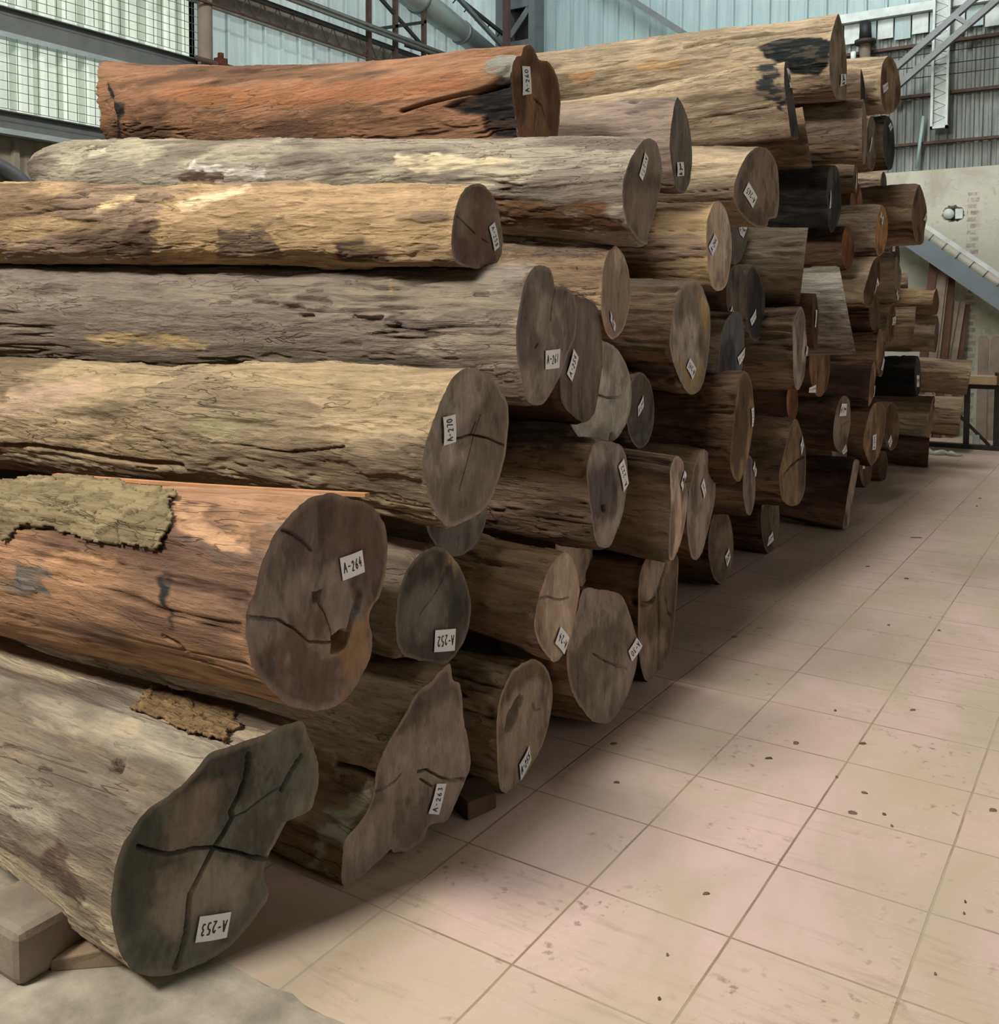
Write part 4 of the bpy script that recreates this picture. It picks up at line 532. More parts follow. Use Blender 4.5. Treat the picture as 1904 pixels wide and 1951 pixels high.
"42": {"c":[-0.31,4.987,1.241],"R":0.256,"ab":[0.025,0.0],"B":[[-0.025,0.252],[0.056,0.239],[0.132,0.202],[0.196,0.144],[0.24,0.072],[0.259,-0.009],[0.252,-0.088],[0.218,-0.159],[0.163,-0.212],[0.091,-0.244],[0.01,-0.252],[-0.071,-0.234],[-0.144,-0.194],[-0.203,-0.136],[-0.242,-0.066],[-0.259,0.01],[-0.253,0.085],[-0.222,0.152],[-0.171,0.206],[-0.103,0.24]],"r2":0.938,"dz":-0.05,"dy":0.055,"L":4.31,"cr":[[[[-0.031,-0.036],[-0.047,-0.168]],0.03,0.08]],"q":[[-0.3163,4.7271,1.0712],[-0.3123,4.8879,1.0838],[-0.3125,4.8791,1.027],[-0.3166,4.7172,1.0369]],"t":"A-2~~"},
"43": {"c":[-0.35,5.452,2.456],"R":0.245,"ab":[-0.025,0.0],"B":[[-0.088,0.248],[0.085,0.251],[0.203,0.136],[0.239,-0.046],[0.141,-0.16],[-0.059,-0.251],[-0.165,-0.208],[-0.209,-0.087],[-0.239,0.068],[-0.2,0.192]],"r2":0.932,"dz":0.1,"dy":0.0,"L":4.24,"q":[[-0.3457,5.2733,2.3717],[-0.3465,5.3068,2.5187],[-0.3471,5.3296,2.49],[-0.347,5.3257,2.3843]],"t":"A-2~~"},
"44": {"c":[-0.201,5.724,2.976],"R":0.223,"ab":[-0.126,0.0],"B":[[-0.137,0.239],[0.083,0.177],[0.207,0.016],[0.126,-0.18],[-0.067,-0.239],[-0.164,-0.162],[-0.207,0.027],[-0.199,0.165]],"r2":0.962,"dz":0.24,"dy":-0.025,"L":3.92},
"45": {"c":[-0.41,4.911,2.852],"R":0.218,"ab":[-0.245,-0.177],"B":[[0.0,0.218],[0.083,0.201],[0.154,0.154],[0.201,0.083],[0.218,0.0],[0.201,-0.083],[0.154,-0.154],[0.083,-0.201],[0.0,-0.218],[-0.083,-0.201],[-0.154,-0.154],[-0.201,-0.083],[-0.218,-0.0],[-0.201,0.083],[-0.154,0.154],[-0.083,0.201]],"r2":0.962,"dz":-0.07,"dy":0.0,"L":4.19},
"46": {"c":[-0.249,6.858,3.557],"R":0.248,"ab":[0.126,0.0],"B":[[-0.073,0.247],[0.115,0.221],[0.248,0.077],[0.247,-0.092],[0.078,-0.201],[-0.104,-0.247],[-0.212,-0.167],[-0.248,-0.01],[-0.209,0.155]],"r2":0.92,"dz":0.24,"dy":-0.015,"L":4.39,"q":[[-0.2758,6.6492,3.5315],[-0.26,6.7745,3.5845],[-0.2584,6.7876,3.5272],[-0.2725,6.6752,3.4699]],"t":"A-2~~"},
"47": {"c":[-0.39,6.463,3.465],"R":0.155,"ab":[-0.1,0.0],"B":[[-0.131,0.156],[0.012,0.127],[0.13,0.063],[0.153,-0.065],[0.063,-0.156],[-0.076,-0.151],[-0.135,-0.012],[-0.153,0.092]],"r2":0.95,"dz":0.07,"dy":-0.015,"L":4.3},
"48": {"c":[-0.3,6.425,3.015],"R":0.219,"ab":[-0.025,0.0],"B":[[-0.031,0.221],[0.038,0.222],[0.103,0.2],[0.158,0.159],[0.197,0.101],[0.217,0.033],[0.214,-0.038],[0.19,-0.106],[0.146,-0.162],[0.088,-0.202],[0.021,-0.222],[-0.047,-0.219],[-0.11,-0.195],[-0.162,-0.153],[-0.199,-0.096],[-0.217,-0.03],[-0.214,0.038],[-0.192,0.103],[-0.151,0.159],[-0.096,0.199]],"r2":0.95,"dz":0.03,"dy":0.0,"L":4.08,"q":[[-0.2972,6.3097,2.9353],[-0.2992,6.3876,3.0692],[-0.3002,6.4266,3.0556],[-0.2981,6.3426,2.9313]],"t":"A-2~~"},
"49": {"c":[-0.3,7.105,3.113],"R":0.225,"ab":[0.025,0.0],"B":[[-0.034,0.231],[0.131,0.183],[0.204,0.068],[0.219,-0.072],[0.149,-0.189],[0.033,-0.231],[-0.108,-0.184],[-0.219,-0.039],[-0.215,0.12],[-0.146,0.19]],"r2":0.95,"dz":0.07,"dy":0.0,"L":4.07,"q":[[-0.3014,7.0413,3.2591],[-0.2995,7.1156,3.3007],[-0.2974,7.1983,3.2719],[-0.2993,7.1235,3.2234]],"t":"A-2~~"},
"50": {"c":[-0.5,7.897,2.849],"R":0.125,"ab":[0.025,0.0],"B":[[-0.014,0.125],[0.026,0.123],[0.062,0.11],[0.093,0.085],[0.115,0.052],[0.125,0.014],[0.123,-0.026],[0.108,-0.063],[0.083,-0.093],[0.049,-0.115],[0.011,-0.125],[-0.028,-0.122],[-0.064,-0.108],[-0.095,-0.083],[-0.115,-0.051],[-0.125,-0.013],[-0.123,0.026],[-0.109,0.062],[-0.084,0.092],[-0.052,0.114]],"r2":0.95,"dz":0.07,"dy":0.0,"L":4.32},
"51": {"c":[-0.05,7.196,2.475],"R":0.267,"ab":[0.05,0.0],"B":[[-0.018,0.263],[0.127,0.199],[0.26,0.09],[0.271,-0.014],[0.203,-0.132],[0.174,-0.233],[-0.02,-0.263],[-0.179,-0.2],[-0.271,-0.034],[-0.23,0.101],[-0.129,0.215]],"r2":0.932,"dz":0.14,"dy":0.0,"L":4.42,"q":[[-0.0429,7.3279,2.4411],[-0.0388,7.4109,2.5089],[-0.0361,7.4644,2.485],[-0.0368,7.45,2.4317]],"t":"A-2~~"},
"52": {"c":[-0.16,6.205,2.267],"R":0.205,"ab":[0.025,0.0],"B":[[-0.007,0.207],[0.121,0.172],[0.204,0.075],[0.197,-0.038],[0.083,-0.161],[-0.071,-0.207],[-0.159,-0.174],[-0.204,-0.064],[-0.18,0.046],[-0.105,0.148]],"r2":0.938,"dz":0.12,"dy":-0.01,"L":4.22,"q":[[-0.162,6.1207,2.3787],[-0.1614,6.146,2.4204],[-0.1592,6.2342,2.3775],[-0.1601,6.197,2.3089]],"t":"A-2~~"},
"53": {"c":[-0.38,6.25,2.715],"R":0.125,"ab":[-0.1,0.0],"B":[[-0.022,0.122],[0.018,0.121],[0.057,0.109],[0.09,0.086],[0.115,0.054],[0.128,0.016],[0.128,-0.023],[0.115,-0.059],[0.091,-0.09],[0.058,-0.112],[0.019,-0.122],[-0.022,-0.12],[-0.06,-0.107],[-0.092,-0.083],[-0.115,-0.052],[-0.128,-0.015],[-0.128,0.023],[-0.116,0.059],[-0.093,0.089],[-0.06,0.111]],"r2":0.95,"dz":0.05,"dy":0.0,"L":3.86,"q":[[-0.375,6.1986,2.6281],[-0.3778,6.227,2.7471],[-0.3819,6.2674,2.7393],[-0.38,6.2483,2.6209]],"t":"A-2~~"},
"54": {"c":[-0.3,5.7,2.107],"R":0.167,"ab":[0.05,0.0],"B":[[-0.015,0.17],[0.036,0.165],[0.084,0.145],[0.124,0.109],[0.152,0.063],[0.165,0.01],[0.16,-0.044],[0.14,-0.093],[0.105,-0.133],[0.061,-0.16],[0.01,-0.17],[-0.041,-0.164],[-0.089,-0.141],[-0.127,-0.106],[-0.153,-0.06],[-0.165,-0.009],[-0.161,0.043],[-0.141,0.091],[-0.109,0.131],[-0.065,0.158]],"r2":0.95,"dz":0.07,"dy":-0.015,"L":3.98},
"55": {"c":[-0.45,6.377,1.896],"R":0.195,"ab":[0.025,0.0],"B":[[-0.02,0.194],[0.042,0.187],[0.1,0.163],[0.148,0.121],[0.181,0.068],[0.196,0.007],[0.192,-0.054],[0.167,-0.11],[0.126,-0.155],[0.073,-0.183],[0.012,-0.194],[-0.049,-0.185],[-0.105,-0.159],[-0.151,-0.117],[-0.182,-0.064],[-0.196,-0.006],[-0.192,0.053],[-0.169,0.107],[-0.13,0.152],[-0.079,0.181]],"r2":0.95,"dz":0.0,"dy":0.0,"L":4.35,"q":[[-0.4535,6.2339,2.0177],[-0.4522,6.2857,2.0725],[-0.4489,6.4158,1.9794],[-0.4506,6.3482,1.9217]],"t":"A-2~~"},
"56": {"c":[-0.169,5.956,1.847],"R":0.201,"ab":[0.1,0.0],"B":[[0.159,0.204],[0.198,0.036],[0.102,-0.076],[-0.005,-0.182],[-0.116,-0.204],[-0.18,-0.167],[-0.198,-0.082],[-0.097,0.052],[0.02,0.172]],"r2":0.93,"dz":0.16,"dy":0.025,"L":4.29,"q":[[-0.1663,5.9877,1.7487],[-0.1622,6.0288,1.8164],[-0.1588,6.0623,1.8865],[-0.1545,6.1048,1.8352]],"t":"A-2~~"},
"57": {"c":[-0.25,7.381,1.917],"R":0.202,"ab":[-0.05,0.0],"B":[[-0.113,0.199],[0.128,0.114],[0.206,0.045],[0.133,-0.113],[-0.048,-0.199],[-0.152,-0.139],[-0.206,0.001],[-0.198,0.143]],"r2":0.95,"dz":0.05,"dy":0.0,"L":4.26,"q":[[-0.244,7.2599,1.779],[-0.2468,7.3152,1.8278],[-0.2517,7.413,1.76],[-0.2493,7.3651,1.7188]],"t":"A-2~~"},
"58": {"c":[-0.45,8.265,2.167],"R":0.185,"ab":[0.05,0.0],"B":[[-0.02,0.187],[0.037,0.182],[0.09,0.158],[0.135,0.119],[0.167,0.068],[0.182,0.009],[0.178,-0.05],[0.157,-0.104],[0.12,-0.147],[0.071,-0.176],[0.015,-0.187],[-0.042,-0.18],[-0.095,-0.155],[-0.138,-0.116],[-0.168,-0.065],[-0.182,-0.008],[-0.178,0.049],[-0.158,0.102],[-0.123,0.145],[-0.075,0.175]],"r2":0.95,"dz":0.0,"dy":0.0,"L":4.04,"q":[[-0.4566,8.1315,2.2801],[-0.4512,8.2394,2.2843],[-0.4516,8.231,2.2234],[-0.4568,8.1272,2.2199]],"t":"A-2~~"},
"59": {"c":[-0.5,9.23,1.94],"R":0.101,"ab":[-0.18,-0.049],"B":[[0.0,0.101],[0.039,0.094],[0.072,0.072],[0.094,0.039],[0.101,0.0],[0.094,-0.039],[0.072,-0.072],[0.039,-0.094],[0.0,-0.101],[-0.039,-0.094],[-0.072,-0.072],[-0.094,-0.039],[-0.101,-0.0],[-0.094,0.039],[-0.072,0.072],[-0.039,0.094]],"r2":0.95,"dz":0.0,"dy":0.0,"L":4.2},
"60": {"c":[-0.5,9.363,1.717],"R":0.123,"ab":[-0.179,-0.067],"B":[[0.0,0.123],[0.047,0.114],[0.087,0.087],[0.114,0.047],[0.123,0.0],[0.114,-0.047],[0.087,-0.087],[0.047,-0.114],[0.0,-0.123],[-0.047,-0.114],[-0.087,-0.087],[-0.114,-0.047],[-0.123,-0.0],[-0.114,0.047],[-0.087,0.087],[-0.047,0.114]],"r2":0.95,"dz":0.0,"dy":0.0,"L":4.04},
"61": {"c":[-0.1,8.48,1.726],"R":0.122,"ab":[0.1,0.0],"B":[[0.032,0.124],[0.121,-0.012],[0.056,-0.123],[-0.075,-0.124],[-0.121,-0.03],[-0.075,0.074]],"r2":0.95,"dz":-0.02,"dy":0.0,"L":4.07},
"62": {"c":[-0.2,7.933,1.458],"R":0.214,"ab":[-0.175,0.064],"B":[[0.0,0.214],[0.082,0.198],[0.151,0.151],[0.198,0.082],[0.214,0.0],[0.198,-0.082],[0.151,-0.151],[0.082,-0.198],[0.0,-0.214],[-0.082,-0.198],[-0.151,-0.151],[-0.198,-0.082],[-0.214,-0.0],[-0.198,0.082],[-0.151,0.151],[-0.082,0.198]],"r2":0.95,"dz":-0.02,"dy":0.0,"L":4.22},
"63": {"c":[-0.1,8.582,1.4],"R":0.196,"ab":[-0.05,0.0],"B":[[-0.005,0.187],[0.205,0.085],[0.148,-0.075],[-0.056,-0.187],[-0.205,-0.12],[-0.196,0.036]],"r2":0.95,"dz":0.02,"dy":0.0,"L":4.19},
"64": {"c":[-0.35,6.927,1.606],"R":0.159,"ab":[0.1,0.0],"B":[[-0.014,0.162],[0.035,0.155],[0.081,0.133],[0.118,0.097],[0.144,0.052],[0.156,0.001],[0.152,-0.05],[0.132,-0.096],[0.1,-0.132],[0.057,-0.155],[0.01,-0.162],[-0.039,-0.154],[-0.084,-0.131],[-0.12,-0.095],[-0.145,-0.05],[-0.156,-0.0],[-0.152,0.049],[-0.133,0.094],[-0.102,0.13],[-0.061,0.154]],"r2":0.95,"dz":0.0,"dy":0.0,"L":4.42},
"65": {"c":[-0.3,7.367,1.519],"R":0.182,"ab":[0.025,0.0],"B":[[0.108,0.182],[0.182,0.08],[0.177,-0.077],[0.062,-0.182],[-0.182,-0.177],[-0.158,-0.021],[-0.052,0.128]],"r2":0.95,"dz":0.0,"dy":0.0,"L":3.88,"q":[[-0.2992,7.393,1.4924],[-0.2988,7.4066,1.5601],[-0.2957,7.5305,1.5748],[-0.2961,7.5171,1.5014]],"t":"A-2~~"},
"66": {"c":[-0.32,7.059,1.249],"R":0.224,"ab":[-0.05,0.0],"B":[[-0.036,0.218],[0.036,0.206],[0.106,0.175],[0.165,0.125],[0.208,0.063],[0.23,-0.006],[0.229,-0.075],[0.204,-0.135],[0.158,-0.182],[0.097,-0.21],[0.027,-0.218],[-0.046,-0.203],[-0.114,-0.169],[-0.17,-0.12],[-0.21,-0.059],[-0.23,0.008],[-0.229,0.073],[-0.206,0.132],[-0.163,0.178],[-0.105,0.208]],"r2":0.938,"dz":-0.09,"dy":0.0,"L":4.4,"q":[[-0.3211,7.0747,1.1027],[-0.3269,7.1908,1.2027],[-0.3308,7.2688,1.176],[-0.3241,7.1357,1.081]],"t":"A-2~~"},
"67": {"c":[-0.2,6.186,1.026],"R":0.168,"ab":[-0.05,0.0],"B":[[0.093,0.175],[0.161,0.063],[0.057,-0.114],[-0.109,-0.175],[-0.161,-0.154],[-0.113,0.034],[-0.029,0.145]],"r2":0.962,"dz":0.07,"dy":0.0,"L":4.1,"q":[[-0.202,6.2173,0.914],[-0.204,6.2576,0.9894],[-0.2065,6.3067,1.0039],[-0.2038,6.253,0.9115]],"t":"A-2~~"},
"68": {"c":[-0.2,5.217,0.777],"R":0.208,"ab":[0.05,0.0],"B":[[0.048,0.208],[0.17,0.168],[0.202,0.091],[0.209,0.002],[0.163,-0.101],[0.076,-0.175],[-0.025,-0.208],[-0.142,-0.164],[-0.209,-0.092],[-0.205,0.022],[-0.149,0.117],[-0.054,0.191]],"r2":0.95,"dz":0.03,"dy":0.025,"L":4.14,"cr":[[[[0.195,0.016],[0.089,0.001],[-0.039,-0.012]],0.008,0.02]],"q":[[-0.2015,5.1786,0.9321],[-0.1953,5.3023,0.9235],[-0.1957,5.2945,0.8338],[-0.2044,5.1214,0.8436]],"t":"A-2~~"},
"69": {"c":[-0.35,5.782,0.542],"R":0.193,"ab":[0.075,0.0],"B":[[-0.016,0.195],[0.043,0.18],[0.099,0.148],[0.146,0.1],[0.178,0.043],[0.192,-0.019],[0.186,-0.08],[0.162,-0.132],[0.121,-0.171],[0.068,-0.192],[0.009,-0.195],[-0.051,-0.178],[-0.105,-0.144],[-0.149,-0.097],[-0.179,-0.04],[-0.192,0.02],[-0.186,0.078],[-0.163,0.128],[-0.125,0.167],[-0.074,0.19]],"r2":0.95,"dz":0.0,"dy":0.0,"L":4.2,"q":[[-0.3469,5.8196,0.4956],[-0.3396,5.917,0.545],[-0.3366,5.9564,0.4854],[-0.3439,5.8601,0.4659]],"t":"A-2~~"},
"70": {"c":[-0.179,6.218,0.61],"R":0.258,"ab":[0.126,0.0],"B":[[0.07,0.257],[0.171,0.238],[0.25,0.179],[0.258,0.063],[0.192,-0.081],[0.101,-0.2],[-0.054,-0.257],[-0.154,-0.194],[-0.242,-0.096],[-0.258,-0.022],[-0.207,0.084],[-0.131,0.185],[-0.04,0.251]],"r2":0.932,"dz":0.05,"dy":0.0,"L":4.08,"q":[[-0.1873,6.1547,0.4815],[-0.1868,6.159,0.5999],[-0.1761,6.2434,0.6075],[-0.1772,6.2347,0.48]],"t":"A-2~~"},
"71": {"c":[-0.3,7.513,0.547],"R":0.232,"ab":[0.1,0.0],"B":[[-0.022,0.229],[0.052,0.213],[0.121,0.176],[0.178,0.121],[0.218,0.053],[0.236,-0.02],[0.229,-0.091],[0.2,-0.153],[0.15,-0.199],[0.086,-0.225],[0.013,-0.229],[-0.06,-0.21],[-0.128,-0.171],[-0.182,-0.116],[-0.219,-0.05],[-0.236,0.02],[-0.23,0.088],[-0.202,0.149],[-0.155,0.195],[-0.093,0.222]],"r2":0.95,"dz":0.0,"dy":0.0,"L":4.0,"q":[[-0.3114,7.3944,0.4156],[-0.3025,7.4827,0.4713],[-0.2981,7.527,0.4029],[-0.305,7.4581,0.3469]],"t":"A-2~~"},
"72": {"c":[-0.4,7.681,0.157],"R":0.167,"ab":[0.05,0.0],"B":[[-0.017,0.164],[0.036,0.15],[0.087,0.122],[0.128,0.081],[0.157,0.032],[0.171,-0.02],[0.167,-0.071],[0.146,-0.114],[0.111,-0.146],[0.065,-0.163],[0.012,-0.164],[-0.041,-0.149],[-0.09,-0.119],[-0.131,-0.079],[-0.158,-0.031],[-0.171,0.02],[-0.167,0.069],[-0.147,0.112],[-0.113,0.143],[-0.069,0.161]],"r2":0.95,"dz":0.0,"dy":0.0,"L":4.35},
"73": {"c":[-0.2,9.021,0.523],"R":0.213,"ab":[0.025,0.0],"B":[[0.142,0.209],[0.216,0.074],[0.1,-0.108],[-0.079,-0.209],[-0.216,-0.185],[-0.131,-0.016],[-0.015,0.136]],"r2":0.95,"dz":0.0,"dy":0.0,"L":4.15,"q":[[-0.1973,9.1189,0.639],[-0.196,9.1698,0.6776],[-0.1948,9.2195,0.6431],[-0.1957,9.18,0.6008]],"t":"A-2~~"},
"74": {"c":[-0.2,8.925,0.147],"R":0.159,"ab":[-0.155,0.038],"B":[[0.0,0.159],[0.061,0.147],[0.113,0.113],[0.147,0.061],[0.159,0.0],[0.147,-0.061],[0.113,-0.113],[0.061,-0.147],[0.0,-0.159],[-0.061,-0.147],[-0.113,-0.113],[-0.147,-0.061],[-0.159,-0.0],[-0.147,0.061],[-0.113,0.113],[-0.061,0.147]],"r2":0.962,"dz":0.0,"dy":0.0,"L":4.39},
"75": {"c":[-0.25,8.482,0.975],"R":0.203,"ab":[-0.025,0.0],"B":[[-0.036,0.204],[0.028,0.192],[0.089,0.161],[0.142,0.114],[0.181,0.055],[0.202,-0.009],[0.202,-0.073],[0.182,-0.129],[0.144,-0.172],[0.091,-0.198],[0.03,-0.204],[-0.034,-0.19],[-0.095,-0.157],[-0.146,-0.11],[-0.183,-0.052],[-0.202,0.011],[-0.202,0.072],[-0.183,0.127],[-0.147,0.169],[-0.096,0.196]],"r2":0.962,"dz":0.07,"dy":0.0,"L":3.98,"q":[[-0.2475,8.3775,0.9863],[-0.2517,8.5451,0.9781],[-0.2522,8.5645,0.8591],[-0.2479,8.3962,0.8689]],"t":"A-2~~"},
"76": {"c":[0.15,9.064,0.943],"R":0.176,"ab":[-0.12,0.132],"B":[[0.0,0.176],[0.067,0.163],[0.125,0.125],[0.163,0.067],[0.176,0.0],[0.163,-0.067],[0.125,-0.125],[0.067,-0.163],[0.0,-0.176],[-0.067,-0.163],[-0.125,-0.125],[-0.163,-0.067],[-0.176,-0.0],[-0.163,0.067],[-0.125,0.125],[-0.067,0.163]],"r2":0.968,"dz":0.17,"dy":0.0,"L":4.33},
"77": {"c":[-0.1,10.379,0.417],"R":0.229,"ab":[-0.126,0.088],"B":[[0.0,0.229],[0.088,0.212],[0.162,0.162],[0.212,0.088],[0.229,0.0],[0.212,-0.088],[0.162,-0.162],[0.088,-0.212],[0.0,-0.229],[-0.088,-0.212],[-0.162,-0.162],[-0.212,-0.088],[-0.229,-0.0],[-0.212,0.088],[-0.162,0.162],[-0.088,0.212]],"r2":0.962,"dz":0.03,"dy":0.0,"L":4.32},
"80": {"c":[-0.1,3.625,0.689],"R":0.261,"ab":[0.025,0.0],"B":[[0.027,0.266],[0.111,0.217],[0.236,0.068],[0.256,-0.072],[0.233,-0.21],[0.121,-0.266],[-0.052,-0.249],[-0.201,-0.179],[-0.256,-0.035],[-0.196,0.062],[-0.115,0.159],[-0.042,0.243]],"r2":0.92,"dz":-0.17,"dy":0.0,"L":4.29,"cr":[[[[0.24,0.019],[0.104,0.008],[-0.036,-0.013],[-0.17,-0.05]],0.012,0.04]],"q":[[-0.0967,3.7436,0.7892],[-0.0958,3.782,0.8403],[-0.0951,3.8068,0.7794],[-0.0962,3.7656,0.7209]],"t":"A-2~~"},
"81": {"c":[-0.35,4.458,0.987],"R":0.128,"ab":[0.025,0.0],"B":[[-0.01,0.13],[0.029,0.122],[0.066,0.101],[0.096,0.071],[0.117,0.033],[0.125,-0.009],[0.122,-0.049],[0.106,-0.084],[0.079,-0.111],[0.045,-0.127],[0.006,-0.13],[-0.033,-0.12],[-0.069,-0.099],[-0.098,-0.068],[-0.117,-0.031],[-0.125,0.009],[-0.122,0.048],[-0.107,0.083],[-0.081,0.109],[-0.048,0.126]],"r2":0.938,"dz":-0.28,"dy":0.0,"L":4.11},
"82": {"c":[-0.15,5.329,0.249],"R":0.241,"ab":[-0.0,0.0],"B":[[0.069,0.241],[0.24,0.213],[0.181,0.115],[0.063,-0.049],[-0.036,-0.212],[-0.113,-0.241],[-0.24,-0.219],[-0.186,-0.127],[-0.105,0.024],[-0.005,0.159]],"r2":0.98,"dz":0.07,"dy":0.0,"L":4.45},
"83": {"c":[-0.35,6.72,0.256],"R":0.179,"ab":[0.075,0.0],"B":[[-0.016,0.177],[0.04,0.163],[0.093,0.132],[0.137,0.088],[0.167,0.035],[0.18,-0.021],[0.175,-0.076],[0.153,-0.123],[0.115,-0.157],[0.066,-0.176],[0.01,-0.177],[-0.046,-0.161],[-0.097,-0.13],[-0.139,-0.086],[-0.168,-0.034],[-0.18,0.021],[-0.176,0.074],[-0.154,0.12],[-0.118,0.155],[-0.071,0.174]],"r2":0.95,"dz":0.0,"dy":0.0,"L":4.04,"q":[[-0.358,6.6108,0.2919],[-0.3524,6.6846,0.288],[-0.3533,6.6728,0.2479],[-0.3577,6.6135,0.255]],"t":"A-2~~"},
"84": {"c":[-0.44,6.554,2.514],"R":0.203,"ab":[0.025,0.0],"B":[[-0.021,0.203],[0.042,0.2],[0.102,0.178],[0.152,0.137],[0.187,0.082],[0.203,0.019],[0.198,-0.046],[0.173,-0.106],[0.131,-0.155],[0.076,-0.189],[0.014,-0.203],[-0.05,-0.198],[-0.108,-0.173],[-0.156,-0.132],[-0.188,-0.078],[-0.203,-0.017],[-0.198,0.045],[-0.175,0.103],[-0.135,0.152],[-0.082,0.187]],"r2":0.95,"dz":0.0,"dy":0.0,"L":4.29},
"101": {"c":[-0.959,5.7,1.54],"R":0.26,"ab":[0,0],"B":[[0.0,0.26],[0.099,0.24],[0.184,0.184],[0.24,0.099],[0.26,0.0],[0.24,-0.099],[0.184,-0.184],[0.099,-0.24],[0.0,-0.26],[-0.099,-0.24],[-0.184,-0.184],[-0.24,-0.099],[-0.26,-0.0],[-0.24,0.099],[-0.184,0.184],[-0.099,0.24]],"r2":1,"dz":0,"dy":0,"L":3.2},
"102": {"c":[-0.928,8.22,0.42],"R":0.26,"ab":[0,0],"B":[[0.0,0.26],[0.099,0.24],[0.184,0.184],[0.24,0.099],[0.26,0.0],[0.24,-0.099],[0.184,-0.184],[0.099,-0.24],[0.0,-0.26],[-0.099,-0.24],[-0.184,-0.184],[-0.24,-0.099],[-0.26,-0.0],[-0.24,0.099],[-0.184,0.184],[-0.099,0.24]],"r2":1,"dz":0,"dy":0,"L":3.2},
"103": {"c":[-0.865,4.58,2.26],"R":0.26,"ab":[0,0],"B":[[0.0,0.26],[0.099,0.24],[0.184,0.184],[0.24,0.099],[0.26,0.0],[0.24,-0.099],[0.184,-0.184],[0.099,-0.24],[0.0,-0.26],[-0.099,-0.24],[-0.184,-0.184],[-0.24,-0.099],[-0.26,-0.0],[-0.24,0.099],[-0.184,0.184],[-0.099,0.24]],"r2":1,"dz":0,"dy":0,"L":3.2},
"104": {"c":[-0.821,5.14,1.94],"R":0.26,"ab":[0,0],"B":[[0.0,0.26],[0.099,0.24],[0.184,0.184],[0.24,0.099],[0.26,0.0],[0.24,-0.099],[0.184,-0.184],[0.099,-0.24],[0.0,-0.26],[-0.099,-0.24],[-0.184,-0.184],[-0.24,-0.099],[-0.26,-0.0],[-0.24,0.099],[-0.184,0.184],[-0.099,0.24]],"r2":1,"dz":0,"dy":0,"L":3.2},
"105": {"c":[-1.036,7.78,2.38],"R":0.26,"ab":[0,0],"B":[[0.0,0.26],[0.099,0.24],[0.184,0.184],[0.24,0.099],[0.26,0.0],[0.24,-0.099],[0.184,-0.184],[0.099,-0.24],[0.0,-0.26],[-0.099,-0.24],[-0.184,-0.184],[-0.24,-0.099],[-0.26,-0.0],[-0.24,0.099],[-0.184,0.184],[-0.099,0.24]],"r2":1,"dz":0,"dy":0,"L":3.2},
"106": {"c":[-1.001,4.74,0.34],"R":0.26,"ab":[0,0],"B":[[0.0,0.26],[0.099,0.24],[0.184,0.184],[0.24,0.099],[0.26,0.0],[0.24,-0.099],[0.184,-0.184],[0.099,-0.24],[0.0,-0.26],[-0.099,-0.24],[-0.184,-0.184],[-0.24,-0.099],[-0.26,-0.0],[-0.24,0.099],[-0.184,0.184],[-0.099,0.24]],"r2":1,"dz":0,"dy":0,"L":3.2},
"107": {"c":[-0.935,6.66,0.74],"R":0.26,"ab":[0,0],"B":[[0.0,0.26],[0.099,0.24],[0.184,0.184],[0.24,0.099],[0.26,0.0],[0.24,-0.099],[0.184,-0.184],[0.099,-0.24],[0.0,-0.26],[-0.099,-0.24],[-0.184,-0.184],[-0.24,-0.099],[-0.26,-0.0],[-0.24,0.099],[-0.184,0.184],[-0.099,0.24]],"r2":1,"dz":0,"dy":0,"L":3.2},
"108": {"c":[-0.956,2.38,0.3],"R":0.26,"ab":[0,0],"B":[[0.0,0.26],[0.099,0.24],[0.184,0.184],[0.24,0.099],[0.26,0.0],[0.24,-0.099],[0.184,-0.184],[0.099,-0.24],[0.0,-0.26],[-0.099,-0.24],[-0.184,-0.184],[-0.24,-0.099],[-0.26,-0.0],[-0.24,0.099],[-0.184,0.184],[-0.099,0.24]],"r2":1,"dz":0,"dy":0,"L":3.2},
"109": {"c":[-0.882,7.98,0.94],"R":0.26,"ab":[0,0],"B":[[0.0,0.26],[0.099,0.24],[0.184,0.184],[0.24,0.099],[0.26,0.0],[0.24,-0.099],[0.184,-0.184],[0.099,-0.24],[0.0,-0.26],[-0.099,-0.24],[-0.184,-0.184],[-0.24,-0.099],[-0.26,-0.0],[-0.24,0.099],[-0.184,0.184],[-0.099,0.24]],"r2":1,"dz":0,"dy":0,"L":3.2},
"110": {"c":[-1.018,3.3,1.1],"R":0.26,"ab":[0,0],"B":[[0.0,0.26],[0.099,0.24],[0.184,0.184],[0.24,0.099],[0.26,0.0],[0.24,-0.099],[0.184,-0.184],[0.099,-0.24],[0.0,-0.26],[-0.099,-0.24],[-0.184,-0.184],[-0.24,-0.099],[-0.26,-0.0],[-0.24,0.099],[-0.184,0.184],[-0.099,0.24]],"r2":1,"dz":0,"dy":0,"L":3.2},
"111": {"c":[-1.039,9.46,0.3],"R":0.26,"ab":[0,0],"B":[[0.0,0.26],[0.099,0.24],[0.184,0.184],[0.24,0.099],[0.26,0.0],[0.24,-0.099],[0.184,-0.184],[0.099,-0.24],[0.0,-0.26],[-0.099,-0.24],[-0.184,-0.184],[-0.24,-0.099],[-0.26,-0.0],[-0.24,0.099],[-0.184,0.184],[-0.099,0.24]],"r2":1,"dz":0,"dy":0,"L":3.2},
